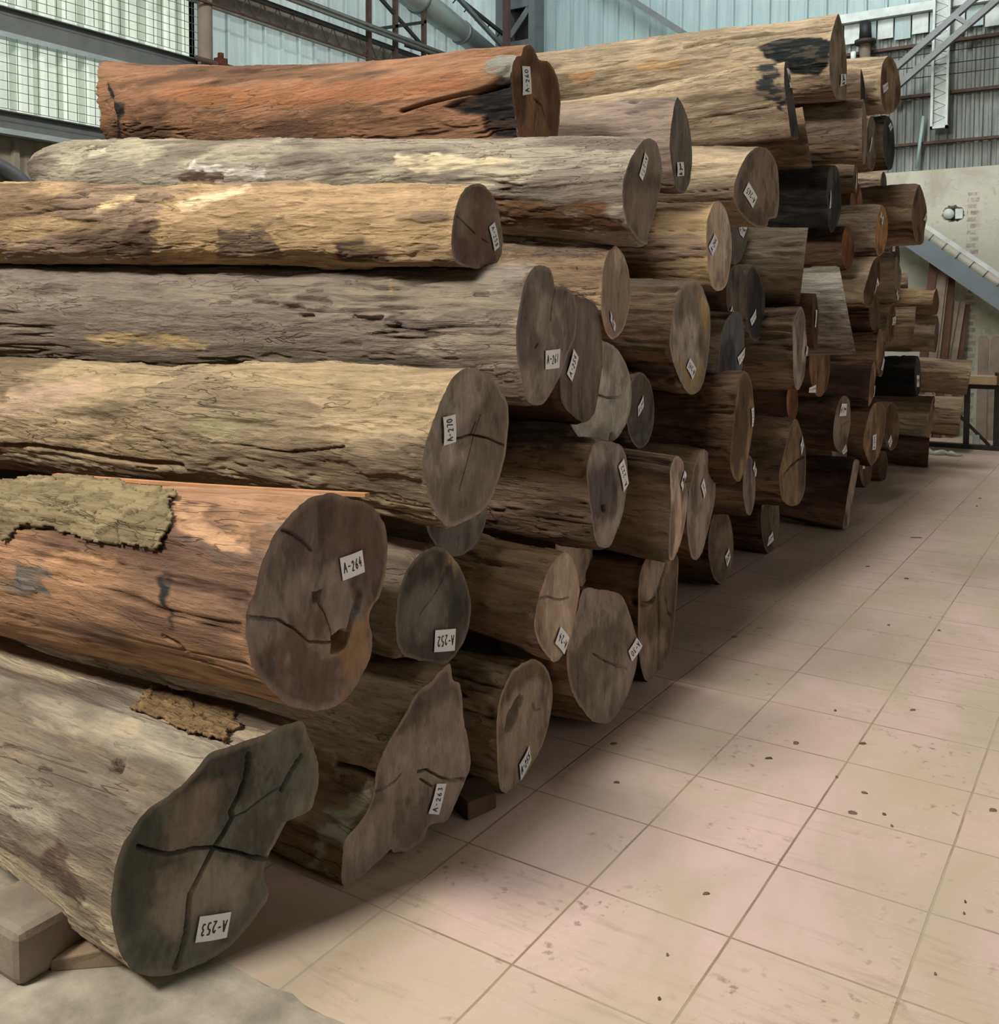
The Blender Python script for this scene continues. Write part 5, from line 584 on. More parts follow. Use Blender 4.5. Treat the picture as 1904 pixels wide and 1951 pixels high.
"112": {"c":[-0.832,7.46,1.06],"R":0.26,"ab":[0,0],"B":[[0.0,0.26],[0.099,0.24],[0.184,0.184],[0.24,0.099],[0.26,0.0],[0.24,-0.099],[0.184,-0.184],[0.099,-0.24],[0.0,-0.26],[-0.099,-0.24],[-0.184,-0.184],[-0.24,-0.099],[-0.26,-0.0],[-0.24,0.099],[-0.184,0.184],[-0.099,0.24]],"r2":1,"dz":0,"dy":0,"L":3.2},
"113": {"c":[-0.863,4.06,0.94],"R":0.26,"ab":[0,0],"B":[[0.0,0.26],[0.099,0.24],[0.184,0.184],[0.24,0.099],[0.26,0.0],[0.24,-0.099],[0.184,-0.184],[0.099,-0.24],[0.0,-0.26],[-0.099,-0.24],[-0.184,-0.184],[-0.24,-0.099],[-0.26,-0.0],[-0.24,0.099],[-0.184,0.184],[-0.099,0.24]],"r2":1,"dz":0,"dy":0,"L":3.2},
"114": {"c":[-1.016,5.66,1.02],"R":0.259,"ab":[0,0],"B":[[0.0,0.259],[0.099,0.239],[0.183,0.183],[0.239,0.099],[0.259,0.0],[0.239,-0.099],[0.183,-0.183],[0.099,-0.239],[0.0,-0.259],[-0.099,-0.239],[-0.183,-0.183],[-0.239,-0.099],[-0.259,-0.0],[-0.239,0.099],[-0.183,0.183],[-0.099,0.239]],"r2":1,"dz":0,"dy":0,"L":3.2},
"115": {"c":[-1.008,1.86,2.18],"R":0.254,"ab":[0,0],"B":[[0.0,0.254],[0.097,0.235],[0.18,0.18],[0.235,0.097],[0.254,0.0],[0.235,-0.097],[0.18,-0.18],[0.097,-0.235],[0.0,-0.254],[-0.097,-0.235],[-0.18,-0.18],[-0.235,-0.097],[-0.254,-0.0],[-0.235,0.097],[-0.18,0.18],[-0.097,0.235]],"r2":1,"dz":0,"dy":0,"L":3.2},
"116": {"c":[-0.973,7.14,0.26],"R":0.238,"ab":[0,0],"B":[[0.0,0.238],[0.091,0.22],[0.168,0.168],[0.22,0.091],[0.238,0.0],[0.22,-0.091],[0.168,-0.168],[0.091,-0.22],[0.0,-0.238],[-0.091,-0.22],[-0.168,-0.168],[-0.22,-0.091],[-0.238,-0.0],[-0.22,0.091],[-0.168,0.168],[-0.091,0.22]],"r2":1,"dz":0,"dy":0,"L":3.2},
"117": {"c":[-0.942,7.9,1.9],"R":0.232,"ab":[0,0],"B":[[0.0,0.232],[0.089,0.214],[0.164,0.164],[0.214,0.089],[0.232,0.0],[0.214,-0.089],[0.164,-0.164],[0.089,-0.214],[0.0,-0.232],[-0.089,-0.214],[-0.164,-0.164],[-0.214,-0.089],[-0.232,-0.0],[-0.214,0.089],[-0.164,0.164],[-0.089,0.214]],"r2":1,"dz":0,"dy":0,"L":3.2},
"118": {"c":[-1.011,5.62,2.02],"R":0.224,"ab":[0,0],"B":[[0.0,0.224],[0.086,0.207],[0.158,0.158],[0.207,0.086],[0.224,0.0],[0.207,-0.086],[0.158,-0.158],[0.086,-0.207],[0.0,-0.224],[-0.086,-0.207],[-0.158,-0.158],[-0.207,-0.086],[-0.224,-0.0],[-0.207,0.086],[-0.158,0.158],[-0.086,0.207]],"r2":1,"dz":0,"dy":0,"L":3.2},
"119": {"c":[-0.9,5.9,2.62],"R":0.218,"ab":[0,0],"B":[[0.0,0.218],[0.083,0.201],[0.154,0.154],[0.201,0.083],[0.218,0.0],[0.201,-0.083],[0.154,-0.154],[0.083,-0.201],[0.0,-0.218],[-0.083,-0.201],[-0.154,-0.154],[-0.201,-0.083],[-0.218,-0.0],[-0.201,0.083],[-0.154,0.154],[-0.083,0.201]],"r2":1,"dz":0,"dy":0,"L":3.2},
"120": {"c":[-0.905,6.3,0.22],"R":0.217,"ab":[0,0],"B":[[0.0,0.217],[0.083,0.2],[0.153,0.153],[0.2,0.083],[0.217,0.0],[0.2,-0.083],[0.153,-0.153],[0.083,-0.2],[0.0,-0.217],[-0.083,-0.2],[-0.153,-0.153],[-0.2,-0.083],[-0.217,-0.0],[-0.2,0.083],[-0.153,0.153],[-0.083,0.2]],"r2":1,"dz":0,"dy":0,"L":3.2},
"121": {"c":[-0.87,5.86,0.22],"R":0.214,"ab":[0,0],"B":[[0.0,0.214],[0.082,0.198],[0.151,0.151],[0.198,0.082],[0.214,0.0],[0.198,-0.082],[0.151,-0.151],[0.082,-0.198],[0.0,-0.214],[-0.082,-0.198],[-0.151,-0.151],[-0.198,-0.082],[-0.214,-0.0],[-0.198,0.082],[-0.151,0.151],[-0.082,0.198]],"r2":1,"dz":0,"dy":0,"L":3.2},
"122": {"c":[-0.995,7.3,2.74],"R":0.208,"ab":[0,0],"B":[[0.0,0.208],[0.08,0.192],[0.147,0.147],[0.192,0.08],[0.208,0.0],[0.192,-0.08],[0.147,-0.147],[0.08,-0.192],[0.0,-0.208],[-0.08,-0.192],[-0.147,-0.147],[-0.192,-0.08],[-0.208,-0.0],[-0.192,0.08],[-0.147,0.147],[-0.08,0.192]],"r2":1,"dz":0,"dy":0,"L":3.2}}
INFO = {
'1': ('smooth', ['504f48', '5e5b53', '434039'], 'huge weathered log lying lowest and nearest, dark cracked end tagged A-253'),
'2': ('tan', ['6c6156', '7a6d60', '5a5048'], 'split log on the floor tagged A-263, irregular end, black marks, long crack'),
'3': ('orange', ['6a5e56', '786c62', '584c46'], 'thick orange-brown log tagged A-264 with flaking bark on top and a hole in its end'),
'4': ('tan', ['756b60', '84796c', '645a50'], 'tan log tagged A-270 with a round grey end cracked from the centre, above A-264'),
'5': ('grey', ['504f48', '5e5b53', '434039'], 'log with only the lower grey-green edge of its end showing beneath A-270'),
'6': ('grey', ['6e645c', '7c7168', '5c544e'], 'grey worm-holed log tagged A-261 with a notched end'),
'7': ('ochre', ['6e655a', '776a5e', '5c4a42'], 'yellow flaky log tagged A-258 with bright bare patches, under the whitish-spotted log'),
'8': ('greyrough', ['62594e', '70675a', '524a40'], 'long grey log with whitish patches and a rounded left end, lying under the reddish log'),
'9': ('redbrown', ['6a4a30', '745236', '583c26'], 'reddish log on the top left with a charred hollow near its jagged end'),
'10': ('pale', ['6c6050', '786c5c', '5c5244'], 'topmost long log at the back with a long groove and a black charred patch'),
'11': ('pale', ['3c3a38', '484440', '2e2c2c'], 'pale furrowed log under the topmost log, its dark end seen almost edge-on'),
'12': ('purple', ['55504a', '605a52', '46423e'], 'purplish-grey log with a narrow tall grey end and square label, behind the spotted grey log'),
'13': ('pale', ['625448', '6e5f52', '52463c'], 'pale log with a round brown end and diamond label A-265'),
'14': ('ochre', ['a08c76', 'ad9a84', '8a745e'], 'yellow-brown log with a pale narrow end cracked vertically, below A-265'),
'15': ('grey', ['4f4a44', '5c554d', '403b37'], 'grey-brown log cut square, end turned away, right of the pale narrow end'),
'16': ('brown', ['504f48', '5e5b53', '434039'], 'log showing a sliver of green-grey end with a label corner under A-265'),
'17': ('brown', ['94806a', 'a8927a', '7a6654'], 'log with a tan oval end, label at the bottom, tucked under the spotted grey log'),
'18': ('darkbrown', ['554c46', '625850', '463e3a'], 'dark log tagged A-254 with a smooth brown-grey end directly behind A-261'),
'19': ('brown', ['7f7664', '8c8270', '6c6454'], 'thick brown log with a tan, yellow-edged end, right of the tan oval end'),
'20': ('grey', ['8a8478', '98928a', '757066'], 'log with a large pale grey end crossed by a black crack, behind A-254'),
'21': ('brown', ['5e5a50', '6a665c', '4c4840'], 'log with a narrow brown and green-grey end, right of the large pale grey end'),
'22': ('brown', ['6a625c', '7c746c', '524a46'], 'dark brown log tagged A-222 with a long grey end and a small hole'),
'23': ('brown', ['94806c', 'a8907a', '6a5c50'], 'brown log with a split flaking pale rim, right of A-222'),
'24': ('brown', ['74685e', '80746a', '64584e'], 'log with a tall smooth grey-pink end, right of the log with flaking rim'),
'25': ('brown', ['504f48', '5e5b53', '434039'], 'log tagged A-252 with a smooth green-grey end, between A-264 and the log tagged A-24'),
'26': ('ochre', ['8a7660', '96826c', '78664f'], 'mottled log tagged A-24 with a tan oval end and a small crack'),
'27': ('brown', ['84705a', '907c66', '72604c'], 'log showing a strip of tan end behind the log tagged A-24'),
'28': ('tan', ['786a58', '86765f', '5e5040'], 'low log on the floor with a hollow in its end, right of A-263'),
'29': ('brown', ['6e6258', '7a6e62', '5e544a'], 'log on the floor with a broad grey six-sided end, its curled label marked A-30'),
'30': ('darkbrown', ['6e5e4e', '7a6856', '584a3c'], 'log with a deeply split end of upright slabs, right of the curled label'),
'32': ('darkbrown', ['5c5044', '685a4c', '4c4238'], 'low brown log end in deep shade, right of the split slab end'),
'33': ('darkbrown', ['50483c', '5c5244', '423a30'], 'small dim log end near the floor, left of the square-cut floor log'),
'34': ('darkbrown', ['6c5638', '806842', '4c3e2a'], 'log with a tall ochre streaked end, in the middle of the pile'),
'35': ('brown', ['5e544e', '6a605a', '504844'], 'small grey oval log end just below the ochre streaked end'),
'36': ('brown', ['46464a', '525052', '36363a'], 'log with a dark blue-grey end, right of the yellow-edged end'),
'37': ('darkbrown', ['4c463e', '58514a', '3e3a34'], 'log with a grey-brown oval end partly hidden below the pale narrow end'),
'38': ('grey', ['3e3c3a', '4a4744', '323030'], 'log with a very dark oval end and small label, below the square-cut grey-brown log'),
'39': ('brown', ['7a7068', '8a8078', '645c54'], 'brown log with a wavy narrow grey end, right of the dark blue-grey end'),
'40': ('white', ['4f4a44', '5c554d', '403b37'], 'whitish mottled log tilted steeply, cut with a slanting end turned away'),
'41': ('darkbrown', ['4a3c30', '55463a', '3c3028'], 'dark slim log with a rounded edge standing out in front of the tilted whitish log'),
'42': ('darkbrown', ['664a30', '745638', '503822'], 'orange-brown notched log end below the tilted whitish log'),
'43': ('black', ['3a3a38', '4a4844', '2a2a2a'], 'charred black log in the upper middle of the pile, with a thin pale label'),
'44': ('brown', ['6c5c48', '786852', '584a3a'], 'brown ribbed log with a thin edge-on end, under the topmost log'),
'45': ('brown', ['4f4a44', '5c554d', '403b37'], 'plain brown log wedged between the furrowed pale log and the ribbed brown log'),
'46': ('pale', ['70593c', '7e6648', '54402c'], 'log at the upper right tip of the pile with a round brown and yellow end'),
'47': ('brown', ['34302e', '403a36', '2a2624'], 'brown log with a thin blackish end, between the topmost and upper right tip logs'),
'48': ('brown', ['564e44', '62584c', '463e36'], 'log with a narrow grey-brown labelled end, below the upper right tip log'),
'49': ('brown', ['2c3032', '363a3c', '222426'], 'log with a blackish end and label, right edge of the pile below the tip log'),
'50': ('pale', ['4c4438', '565044', '3c362e'], 'small pale log peeping out above the projecting brown log'),
'51': ('ochre', ['55402c', '634c36', '40301f'], 'brown log projecting furthest right in front of the cream wall'),
'52': ('pale', ['8a6236', '9a7040', '6c4a28'], 'short-looking pale log with a narrow orange end, left of the projecting brown log'),
'53': ('brown', ['5a4e42', '665a4c', '4a4036'], 'small reddish log with a thin end and long label, right of the charred black log'),
'54': ('darkbrown', ['6c4428', '7a5030', '583620'], 'dark log with a small rusty oval end, below the charred black log'),
'55': ('darkbrown', ['5a3a26', '66442c', '4a2e1e'], 'log with a narrow rusty end and slanting label, right of the tilted whitish log top'),
'56': ('tan', ['4e3624', '5a402c', '40301e'], 'tan log with a slanting dark brown end and label, below the narrow orange end'),
'57': ('pale', ['5c5242', '685e4c', '4a4234'], 'pale furrowed log with curved edge, right of the slanting brown end'),
'58': ('darkbrown', ['2e2822', '3a322a', '241e1a'], 'dark log with a small upright label, under the projecting brown log'),
'59': ('brown', ['4f4a44', '5c554d', '403b37'], 'tiny log stub in front of the cream wall, right of the furrowed pale log'),
'60': ('pale', ['4f4a44', '5c554d', '403b37'], 'pale short log stub left of the small tan log by the leaning planks'),
'61': ('ochre', ['4a3020', '563a28', '3c2818'], 'small tan log ending beside the leaning planks'),
'62': ('tan', ['4f4a44', '5c554d', '403b37'], 'half-shaded square-cut log, left of the bright short log near the planks'),
'63': ('pale', ['5c5040', '685a48', '4a4034'], 'bright short log under the small tan log near the leaning planks'),
'64': ('darkbrown', ['46382a', '524232', '382c22'], 'narrow dark brown log end below the slanting brown end'),
'65': ('pale', ['5a4024', '6c4e2c', '483420'], 'log with a pale sunlit top and knotty brown end, left of the half-shaded log'),
'66': ('brown', ['66503a', '745c44', '503c2a'], 'log with a slim orange-brown end, right of the tilted whitish log base'),
'67': ('darkbrown', ['7a5c3c', '886a48', '604a30'], 'dark log with a bright narrow strip of end, right of the notched orange-brown end'),
'68': ('darkbrown', ['665a50', '74665a', '544a40'], 'dark log with a grey oval end, white label at its top'),
'69': ('brown', ['685c50', '74685a', '584c42'], 'log end peeping out below the grey oval end with the label at its top'),
'70': ('darkbrown', ['6c563e', '7a6248', '58462f'], 'log with a leaning tan oval end and central label, lower right of the pile'),
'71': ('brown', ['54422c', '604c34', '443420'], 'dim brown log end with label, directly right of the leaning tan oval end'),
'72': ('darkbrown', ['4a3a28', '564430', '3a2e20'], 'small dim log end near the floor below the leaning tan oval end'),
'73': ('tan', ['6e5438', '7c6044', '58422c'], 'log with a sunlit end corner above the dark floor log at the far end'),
'74': ('darkbrown', ['6a6056', '766c60', '564e46'], 'dark log on the floor at the far end with a thin pale cut edge'),
'75': ('black', ['302e2c', '3a3836', '262424'], 'charred black log with upright white label, lower right of the pile'),
'76': ('tan', ['4f4a44', '5c554d', '403b37'], 'grey-brown furrowed log reaching furthest right over the black metal frame'),
'77': ('tan', ['4f4a44', '5c554d', '403b37'], 'last log at the far end of the pile, beside the black metal frame'),
'80': ('brown', ['5c4c34', '6a583c', '4a3e2c'], 'log with a broad dark olive end, diagonal crack and narrow label'),
'81': ('darkbrown', ['74482a', '825434', '5c3820'], 'log with a rusty lower end showing beneath the wavy grey end'),
'82': ('darkbrown', ['75665a', '84746a', '5c5046'], 'square-edged dark log on the floor with a pale thin end, before the small dim ends'),
'84': ('darkbrown', ['6a482e', '785438', '523822'], 'log with a rusty brown end, right of the charred black log'),
'83': ('darkbrown', ['604836', '6c5440', '4c3a2c'], 'small brown log end behind the square-edged floor log')}
PAL = {
'smooth': ['bca684', 'ac9c80', '66543f', 'c9b086', 0.004, 2, 0.0],
'orange': ['a0714a', '8e7256', '5c4030', 'b98552', 0.005, 3, -0.12],
'tan': ['a88d60', '98805c', '6a553a', 'b89c6c', 0.009, 5, -0.05],
'ochre': ['ad8a54', '95785a', '5f4630', 'c9a469', 0.01, 5, -0.12],
'grey': ['94836a', '82735f', '5a4b3b', 'a08c6c', 0.007, 3, 0.06],
'greyrough': ['b5a888', 'a2967c', '665a4a', 'c9b690', 0.009, 5, 0.05],
'redbrown': ['9c6a42', '886848', '5c402c', 'ac7a4a', 0.006, 3, -0.18],
'brown': ['957552', '827058', '4c3b2e', 'ab8e60', 0.009, 4, -0.05],
'darkbrown': ['6f5038', '60452f', '382820', '7f5d3c', 0.009, 4, 0],
'purple': ['8f7a6a', '82705f', '5c4a42', 'a58a70', 0.006, 3, 0],
'pale': ['b59a74', 'a08a6a', '6c543c', 'c5ab80', 0.008, 4, -0.1],
'black': ['2b2826', '222120', '131313', '46403a', 0.01, 4, 0],
'white': ['a79f92', '8f8474', '5c5040', 'b9b4aa', 0.008, 4, -0.1]}
GLY = {'A': [[(0,0),(.45,1),(.9,0)], [(.2,.4),(.75,.42)]], '-': [[(.1,.45),(.75,.5)]], '0': [[(.4,1),(.08,.7),(.1,.2),(.4,0),(.75,.25),(.75,.75),(.4,1)]],
 '2': [[(.08,.75),(.35,1),(.7,.8),(.55,.45),(.05,.02),(.8,.05)]], '3': [[(.1,.9),(.5,1),(.7,.8),(.35,.55),(.72,.35),(.5,.02),(.05,.1)]], '4': [[(.5,1),(.05,.35),(.85,.38)], [(.62,.65),(.55,0)]],
 '5': [[(.75,1),(.2,1),(.15,.58),(.6,.55),(.72,.25),(.45,0),(.05,.08)]], '6': [[(.6,1),(.15,.5),(.15,.12),(.5,0),(.75,.25),(.45,.5),(.15,.3)]], '1': [[(.45,1),(.4,0)]],
 '7': [[(.05,.98),(.8,1),(.4,0)]], '8': [[(.5,.52),(.15,.8),(.45,1),(.75,.8),(.15,.2),(.45,0),(.8,.2),(.5,.52)]], '~': [[(.05,.5),(.2,.8),(.35,.3),(.5,.75),(.6,.35),(.75,.7),(.9,.5)]]}
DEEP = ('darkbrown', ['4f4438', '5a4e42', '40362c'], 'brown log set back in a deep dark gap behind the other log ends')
def add_label(parent, ent, text, offx):
    Q = [Vector(p) for p in ent['q']]      # text order: top-left, top-right, bottom-right, bottom-left
    nrm = Vector((1, -ent['ab'][0], -ent['ab'][1])).normalized(); base = Vector(parent.location)
    def P(u, v, h): 
        p = (Q[3] * (1 - u) + Q[2] * u) * (1 - v) + (Q[0] * (1 - u) + Q[1] * u) * v
        return p + nrm * (offx + h + .0025 * math.sin(PI * u) * (1 if v > .5 else .6)) - base
    me = bpy.data.meshes.new('paper_label'); nx, ny = 8, 4
    vs = [tuple(P(i / nx, j / ny, 0)) for j in range(ny + 1) for i in range(nx + 1)]
    fs = [(j * (nx + 1) + i, j * (nx + 1) + i + 1, (j + 1) * (nx + 1) + i + 1, (j + 1) * (nx + 1) + i) for j in range(ny) for i in range(nx)]
    me.from_pydata(vs, [], fs); me.polygons.foreach_set('use_smooth', [True] * len(fs)); pl = link('paper_label', me, M_PAPER, parent)
    # handwriting: flat pen strokes
    vs, fs = [], []; n = len(text); cw = .84 / n; wpen = .028
    asp = max(.3, min(3, (Q[1] - Q[0]).length / max(1e-4, (Q[0] - Q[3]).length)))
    for k, ch in enumerate(text):
        for st in GLY[ch]:
            pts = [(.08 + (k + .08 + x * .8) * cw, .28 + y * .46 + .03 * math.sin(k * 2.1)) for x, y in st]
            for (u0, v0), (u1, v1) in zip(pts[:-1], pts[1:]):
                du, dv = (u1 - u0) * asp, v1 - v0; l_ = math.hypot(du, dv) + 1e-9; ox, oy = -dv / l_ * wpen / asp, du / l_ * wpen
                b0 = len(vs); e = .2 * wpen
                vs += [tuple(P(u0 + ox, v0 + oy, .001)), tuple(P(u0 - ox, v0 - oy, .001)), tuple(P(u1 - ox, v1 - oy, .001)), tuple(P(u1 + ox, v1 + oy, .001))]
                fs.append((b0, b0 + 1, b0 + 2, b0 + 3))
    me = bpy.data.meshes.new('handwriting'); me.from_pydata(vs, [], fs); link('handwriting', me, M_INK, pl)

def resample(B, Mn):
    P = np.array(B, float)
    # Catmull-Rom through the outline points, corners kept fairly crisp
    n = len(P); out = []
    for i in range(n):
        p0, p1, p2, p3 = P[i - 1], P[i], P[(i + 1) % n], P[(i + 2) % n]
        for t in np.linspace(0, 1, 10, endpoint=False):
            out.append(.5 * ((2 * p1) + (-p0 + p2) * t * .85 + (2 * p0 - 5 * p1 + 4 * p2 - p3) * t * t * .85 + (-p0 + 3 * p1 - 3 * p2 + p3) * t ** 3 * .85 + .15 * 2 * (p2 - p1) * t))
    C = np.array(out); C = np.concatenate([C, C[:1]]); d = np.r_[0, np.cumsum(np.hypot(*np.diff(C, axis=0).T))]
    s = np.linspace(0, d[-1], Mn, endpoint=False); return np.stack([np.interp(s, d, C[:, 0]), np.interp(s, d, C[:, 1])], -1)

def set_mesh(name, V, F, colr, m, parent, smooth=True):
    me = bpy.data.meshes.new(name); me.vertices.add(len(V)); me.vertices.foreach_set('co', V.astype(np.float32).ravel())
    F = np.asarray(F, np.int32); me.loops.add(F.size); me.loops.foreach_set('vertex_index', F.ravel())
    me.polygons.add(len(F)); me.polygons.foreach_set('loop_start', np.arange(0, F.size, F.shape[1], dtype=np.int32))
    me.polygons.foreach_set('loop_total', np.full(len(F), F.shape[1], np.int32)) if False else None
    me.update(calc_edges=True); me.validate()
    me.polygons.foreach_set('use_smooth', [smooth] * len(me.polygons))
    a = me.color_attributes.new('col', 'FLOAT_COLOR', 'POINT')
    a.data.foreach_set('color', np.concatenate([np.clip(colr, 0.002, 1), np.ones((len(colr), 1))], 1).astype(np.float32).ravel())
    return link(name, me, m, parent)

def make_log(key, e):
    i = int(key); info = INFO.get(key, DEEP); x0, yc, zc = e['c']; R = e['R']; a, b = e['ab']; pal = [desat(srgb(h)) for h in PAL[info[0]][:4]]
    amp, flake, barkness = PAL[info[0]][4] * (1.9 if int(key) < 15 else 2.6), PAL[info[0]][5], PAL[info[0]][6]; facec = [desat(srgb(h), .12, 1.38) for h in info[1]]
    big = i in (1, 2, 3, 4, 6, 7, 8, 9, 10); mid = R / max(.3, (yc + 2.4)) > .036 and i < 100
    Mn, K = (340, 380) if big else ((200, 190) if mid else (130, 110))
    B = resample(e['B'], Mn); seed = i * 101
    # rough saw-cut rim
    rad = np.hypot(B[:, 0], B[:, 1]); dirs = B / rad[:, None]
    Lg = e['L']; p = 2.0 if big and i not in (8, 9, 10) else 1.35
    s = Lg * np.linspace(0, 1, K) ** p; s[1] = min(s[1], .004)
    ar = np.r_[0, np.cumsum(np.hypot(*np.diff(np.vstack([B, B[:1]]), axis=0).T))]; per = ar[-1]
    area2 = (B[:, 0] * np.roll(B[:, 1], -1) - np.roll(B[:, 0], -1) * B[:, 1]).sum(); sg = 1 if area2 > 0 else -1
    th0 = math.atan2(B[0, 1], B[0, 0]); th = th0 + sg * 2 * PI * np.arange(Mn) / Mn
    Rm = rad.mean(); T = Rm * np.stack([np.cos(th), np.sin(th)], -1)
    sc = s[:, None]; w_ = (sstep(0, 1.3, s) * .8)[:, None, None]; ratio = (1 + (e['r2'] - 1) * s / 4)[:, None, None]
    Sh = (B[None] * (1 - w_) + T[None] * w_) * ratio
    if i == 8:                                  # rounded far end
        t_ = np.clip((s - (Lg - .45)) / .45, 0, 1); Sh = Sh * np.sqrt(np.clip(1 - t_ ** 2 * .95, .02, 1))[:, None, None]
    sag = np.zeros_like(s)
    if i == 9: sag = -.05 * np.sin(np.clip(s / Lg, 0, 1) * PI)
    if i == 7: Sh = Sh * (1 + .10 * np.exp(-((s - 1.32) / .10) ** 2)[:, None, None] * np.clip(np.sin(th), 0, 1)[None, :, None] ** 8)
    cz = e['dz'] * s / 4 + sag; cy_ = e['dy'] * s / 4
    xo = a * B[:, 0] + b * B[:, 1]              # oblique cut
    X = x0 + xo[None] * (1 - np.clip(sc / 3, 0, 1)) - sc; Y = yc + cy_[:, None] + Sh[..., 0]; Z = zc + cz[:, None] + Sh[..., 1]
    if i == 9: X = X - .9 * Sh[..., 0] * sstep(Lg - .6, Lg, s)[:, None]
    rr = np.hypot(Sh[..., 0], Sh[..., 1]) + 1e-6; nx, nz = Sh[..., 0] / rr, Sh[..., 1] / rr
    Pl = np.stack([X, Y, Z], -1).reshape(-1, 3); Pn = Pl - np.array([x0, yc, zc])
    ramp0 = sstep(0, .03, np.repeat(s, Mn)); 
    # relief: broad lumps + long fibres + flaking layers
    lump = (fbm(Pn, (1.3, 4, 4), seed, 3) - .5) * (.045 if big else .065) * sstep(0, .3, np.repeat(s, Mn))
    fib = (fbm(Pn, (3.0, 38, 38), seed + 9, 4, .68) - .5)
    q = fbm(Pn + .05 * fib[:, None], (3.2, 16, 16), seed + 20, 5, .66) * flake; lay = np.floor(q); fr = q - lay; ter = lay + sstep(0, .16, fr)
    bark = sstep(.5 - .02, .5 + .02, fbm(Pn, (1.1, 4.5, 4.5), seed + 33, 5, .6) + barkness)
    disp = lump + amp * (.9 * fib + .55 * (ter / max(1, flake) - .5) * 2 + .5 * (bark - .5))
    gro = fbm(Pn, (.9, 22, 22), seed + 50, 3, .5); groove = 1 - sstep(.0, .05, np.abs(gro - .47)); gm = sstep(.55, .7, fbm(Pn, (1.2, 5, 5), seed + 60, 3))
    disp = disp - amp * 1.1 * groove * gm
    tone = fbm(Pn, (1.2, 5, 5), seed + 71, 4, .55); tone2 = fbm(Pn, (3.5, 18, 18), seed + 77, 4, .6)
    hl = _hash(lay.astype(np.int64), np.zeros_like(lay, np.int64), np.zeros_like(lay, np.int64), seed)
    wood = pal[0] * (1 - hl[:, None] * .5) + pal[3] * hl[:, None] * .5
    col = wood * (1 - bark[:, None]) + pal[1] * bark[:, None]
    dk = sstep(.52, .66, tone)[:, None] * .75; col = col * (1 - dk) + pal[2] * dk
    col = col * (.82 + .36 * tone2[:, None]); col *= (1 - .45 * (groove * gm))[:, None]
    col *= (.88 + .24 * (ter - q + .0 + .5 * (1 - fr)).clip(0, 1))[:, None]
    # marks traced on this log (s along the log, angle round it)
    sm_ = np.repeat(s, Mn); ang = np.arctan2(Sh[..., 1], Sh[..., 0]).reshape(-1); arc = ang * R
    wq = (fbm(Pn, (7, 16, 16), seed + 90, 4, .6) - .5)
    def unwrap(pl): 
        c0 = pl[0][1]; return [(u, (c0 + ((v - c0 + PI) % (2 * PI) - PI)) * R) for u, v in pl], c0
    for pl, hx, rz in e.get('dt', []):
        pp, c0 = unwrap(pl); av = (c0 + ((ang - c0 + PI) % (2 * PI) - PI)) * R
        dark = sum(srgb(hx)) < .12; ww = .45 if dark else 1
        k_ = soft_in(sm_ + wq * .26 * ww, av + wq * .10 * ww, pp, .012) * ((.85 if dark else .5) + (.15 if dark else .5) * sstep(.34, .52, fbm(Pn, (9, 40, 40), seed + 95, 3, .6))); cc = desat(srgb(hx), .12, .95) * (.85 + .3 * tone2[:, None])
        col = col * (1 - k_[:, None]) + cc * k_[:, None]; disp = disp + rz * k_
    for pl, wd, dp in e.get('tc', []):
        pp, c0 = unwrap(pl); av = (c0 + ((ang - c0 + PI) % (2 * PI) - PI)) * R
        d_ = dist_poly(sm_, av + wq * .01, pp); disp = disp - dp * (1 - sstep(wd * .35, wd, d_))
    far = (sm_ > Lg - 1e-6)
    Nn = np.stack([np.zeros(Mn * K), nx.reshape(-1), nz.reshape(-1)], -1)
    jag = (fbm(Pn, (0, 60, 60), seed + 5, 2) - .5) * .006 + (fbm(Pn, (0, 16, 16), seed + 6, 2) - .5) * .006
    if i == 9: Pl[:, 0] += (fbm(Pn, (0, 14, 14), 77, 4, .6) - .5) * .16 * sstep(Lg - .25, Lg, np.repeat(s, Mn))
    V = Pl + Nn * (disp * ramp0 + jag * (1 - ramp0))[:, None]
    org = empty('log', (x0, yc, zc - R), info[2], 'log', 'stacked logs' if key in INFO else 'logs deep inside the pile'); base = np.array([x0, yc, zc - R])
    kk, mm = np.meshgrid(np.arange(K - 1), np.arange(Mn), indexing='ij'); m2 = (mm + 1) % Mn
    F = np.stack([kk * Mn + mm, kk * Mn + m2, (kk + 1) * Mn + m2, (kk + 1) * Mn + mm], -1).reshape(-1, 4)
    if sg > 0: pass
    else: F = F[:, ::-1]
    F = F[:, ::-1]
    # far end closed by rings drawn to the centre
    cen = V[(K - 1) * Mn:].mean(0); ext = [V]; ec = [col]; nr = 3
    for r_ in range(1, nr + 1):
        ext.append(V[(K - 1) * Mn:] * (1 - r_ / nr) + cen * (r_ / nr)); ec.append(col[(K - 1) * Mn:] * .9)
    V2 = np.concatenate(ext); C2 = np.concatenate(ec); kk, mm = np.meshgrid(np.arange(K - 1, K - 1 + nr), np.arange(Mn), indexing='ij'); m2 = (mm + 1) % Mn
    F2 = np.stack([kk * Mn + mm, kk * Mn + m2, (kk + 1) * Mn + m2, (kk + 1) * Mn + mm], -1).reshape(-1, 4)
    if sg < 0: F2 = F2[:, ::-1]
    F2 = F2[:, ::-1]
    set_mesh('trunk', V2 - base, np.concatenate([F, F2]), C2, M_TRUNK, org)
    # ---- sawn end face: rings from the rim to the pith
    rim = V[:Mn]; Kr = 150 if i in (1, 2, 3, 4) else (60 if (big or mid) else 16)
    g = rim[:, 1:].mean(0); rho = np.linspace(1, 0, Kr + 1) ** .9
    YZ = g[None, None] + (rim[None, :, 1:] - g) * rho[:, None, None]; yy = YZ[..., 0].reshape(-1) - yc; zz2 = YZ[..., 1].reshape(-1) - zc
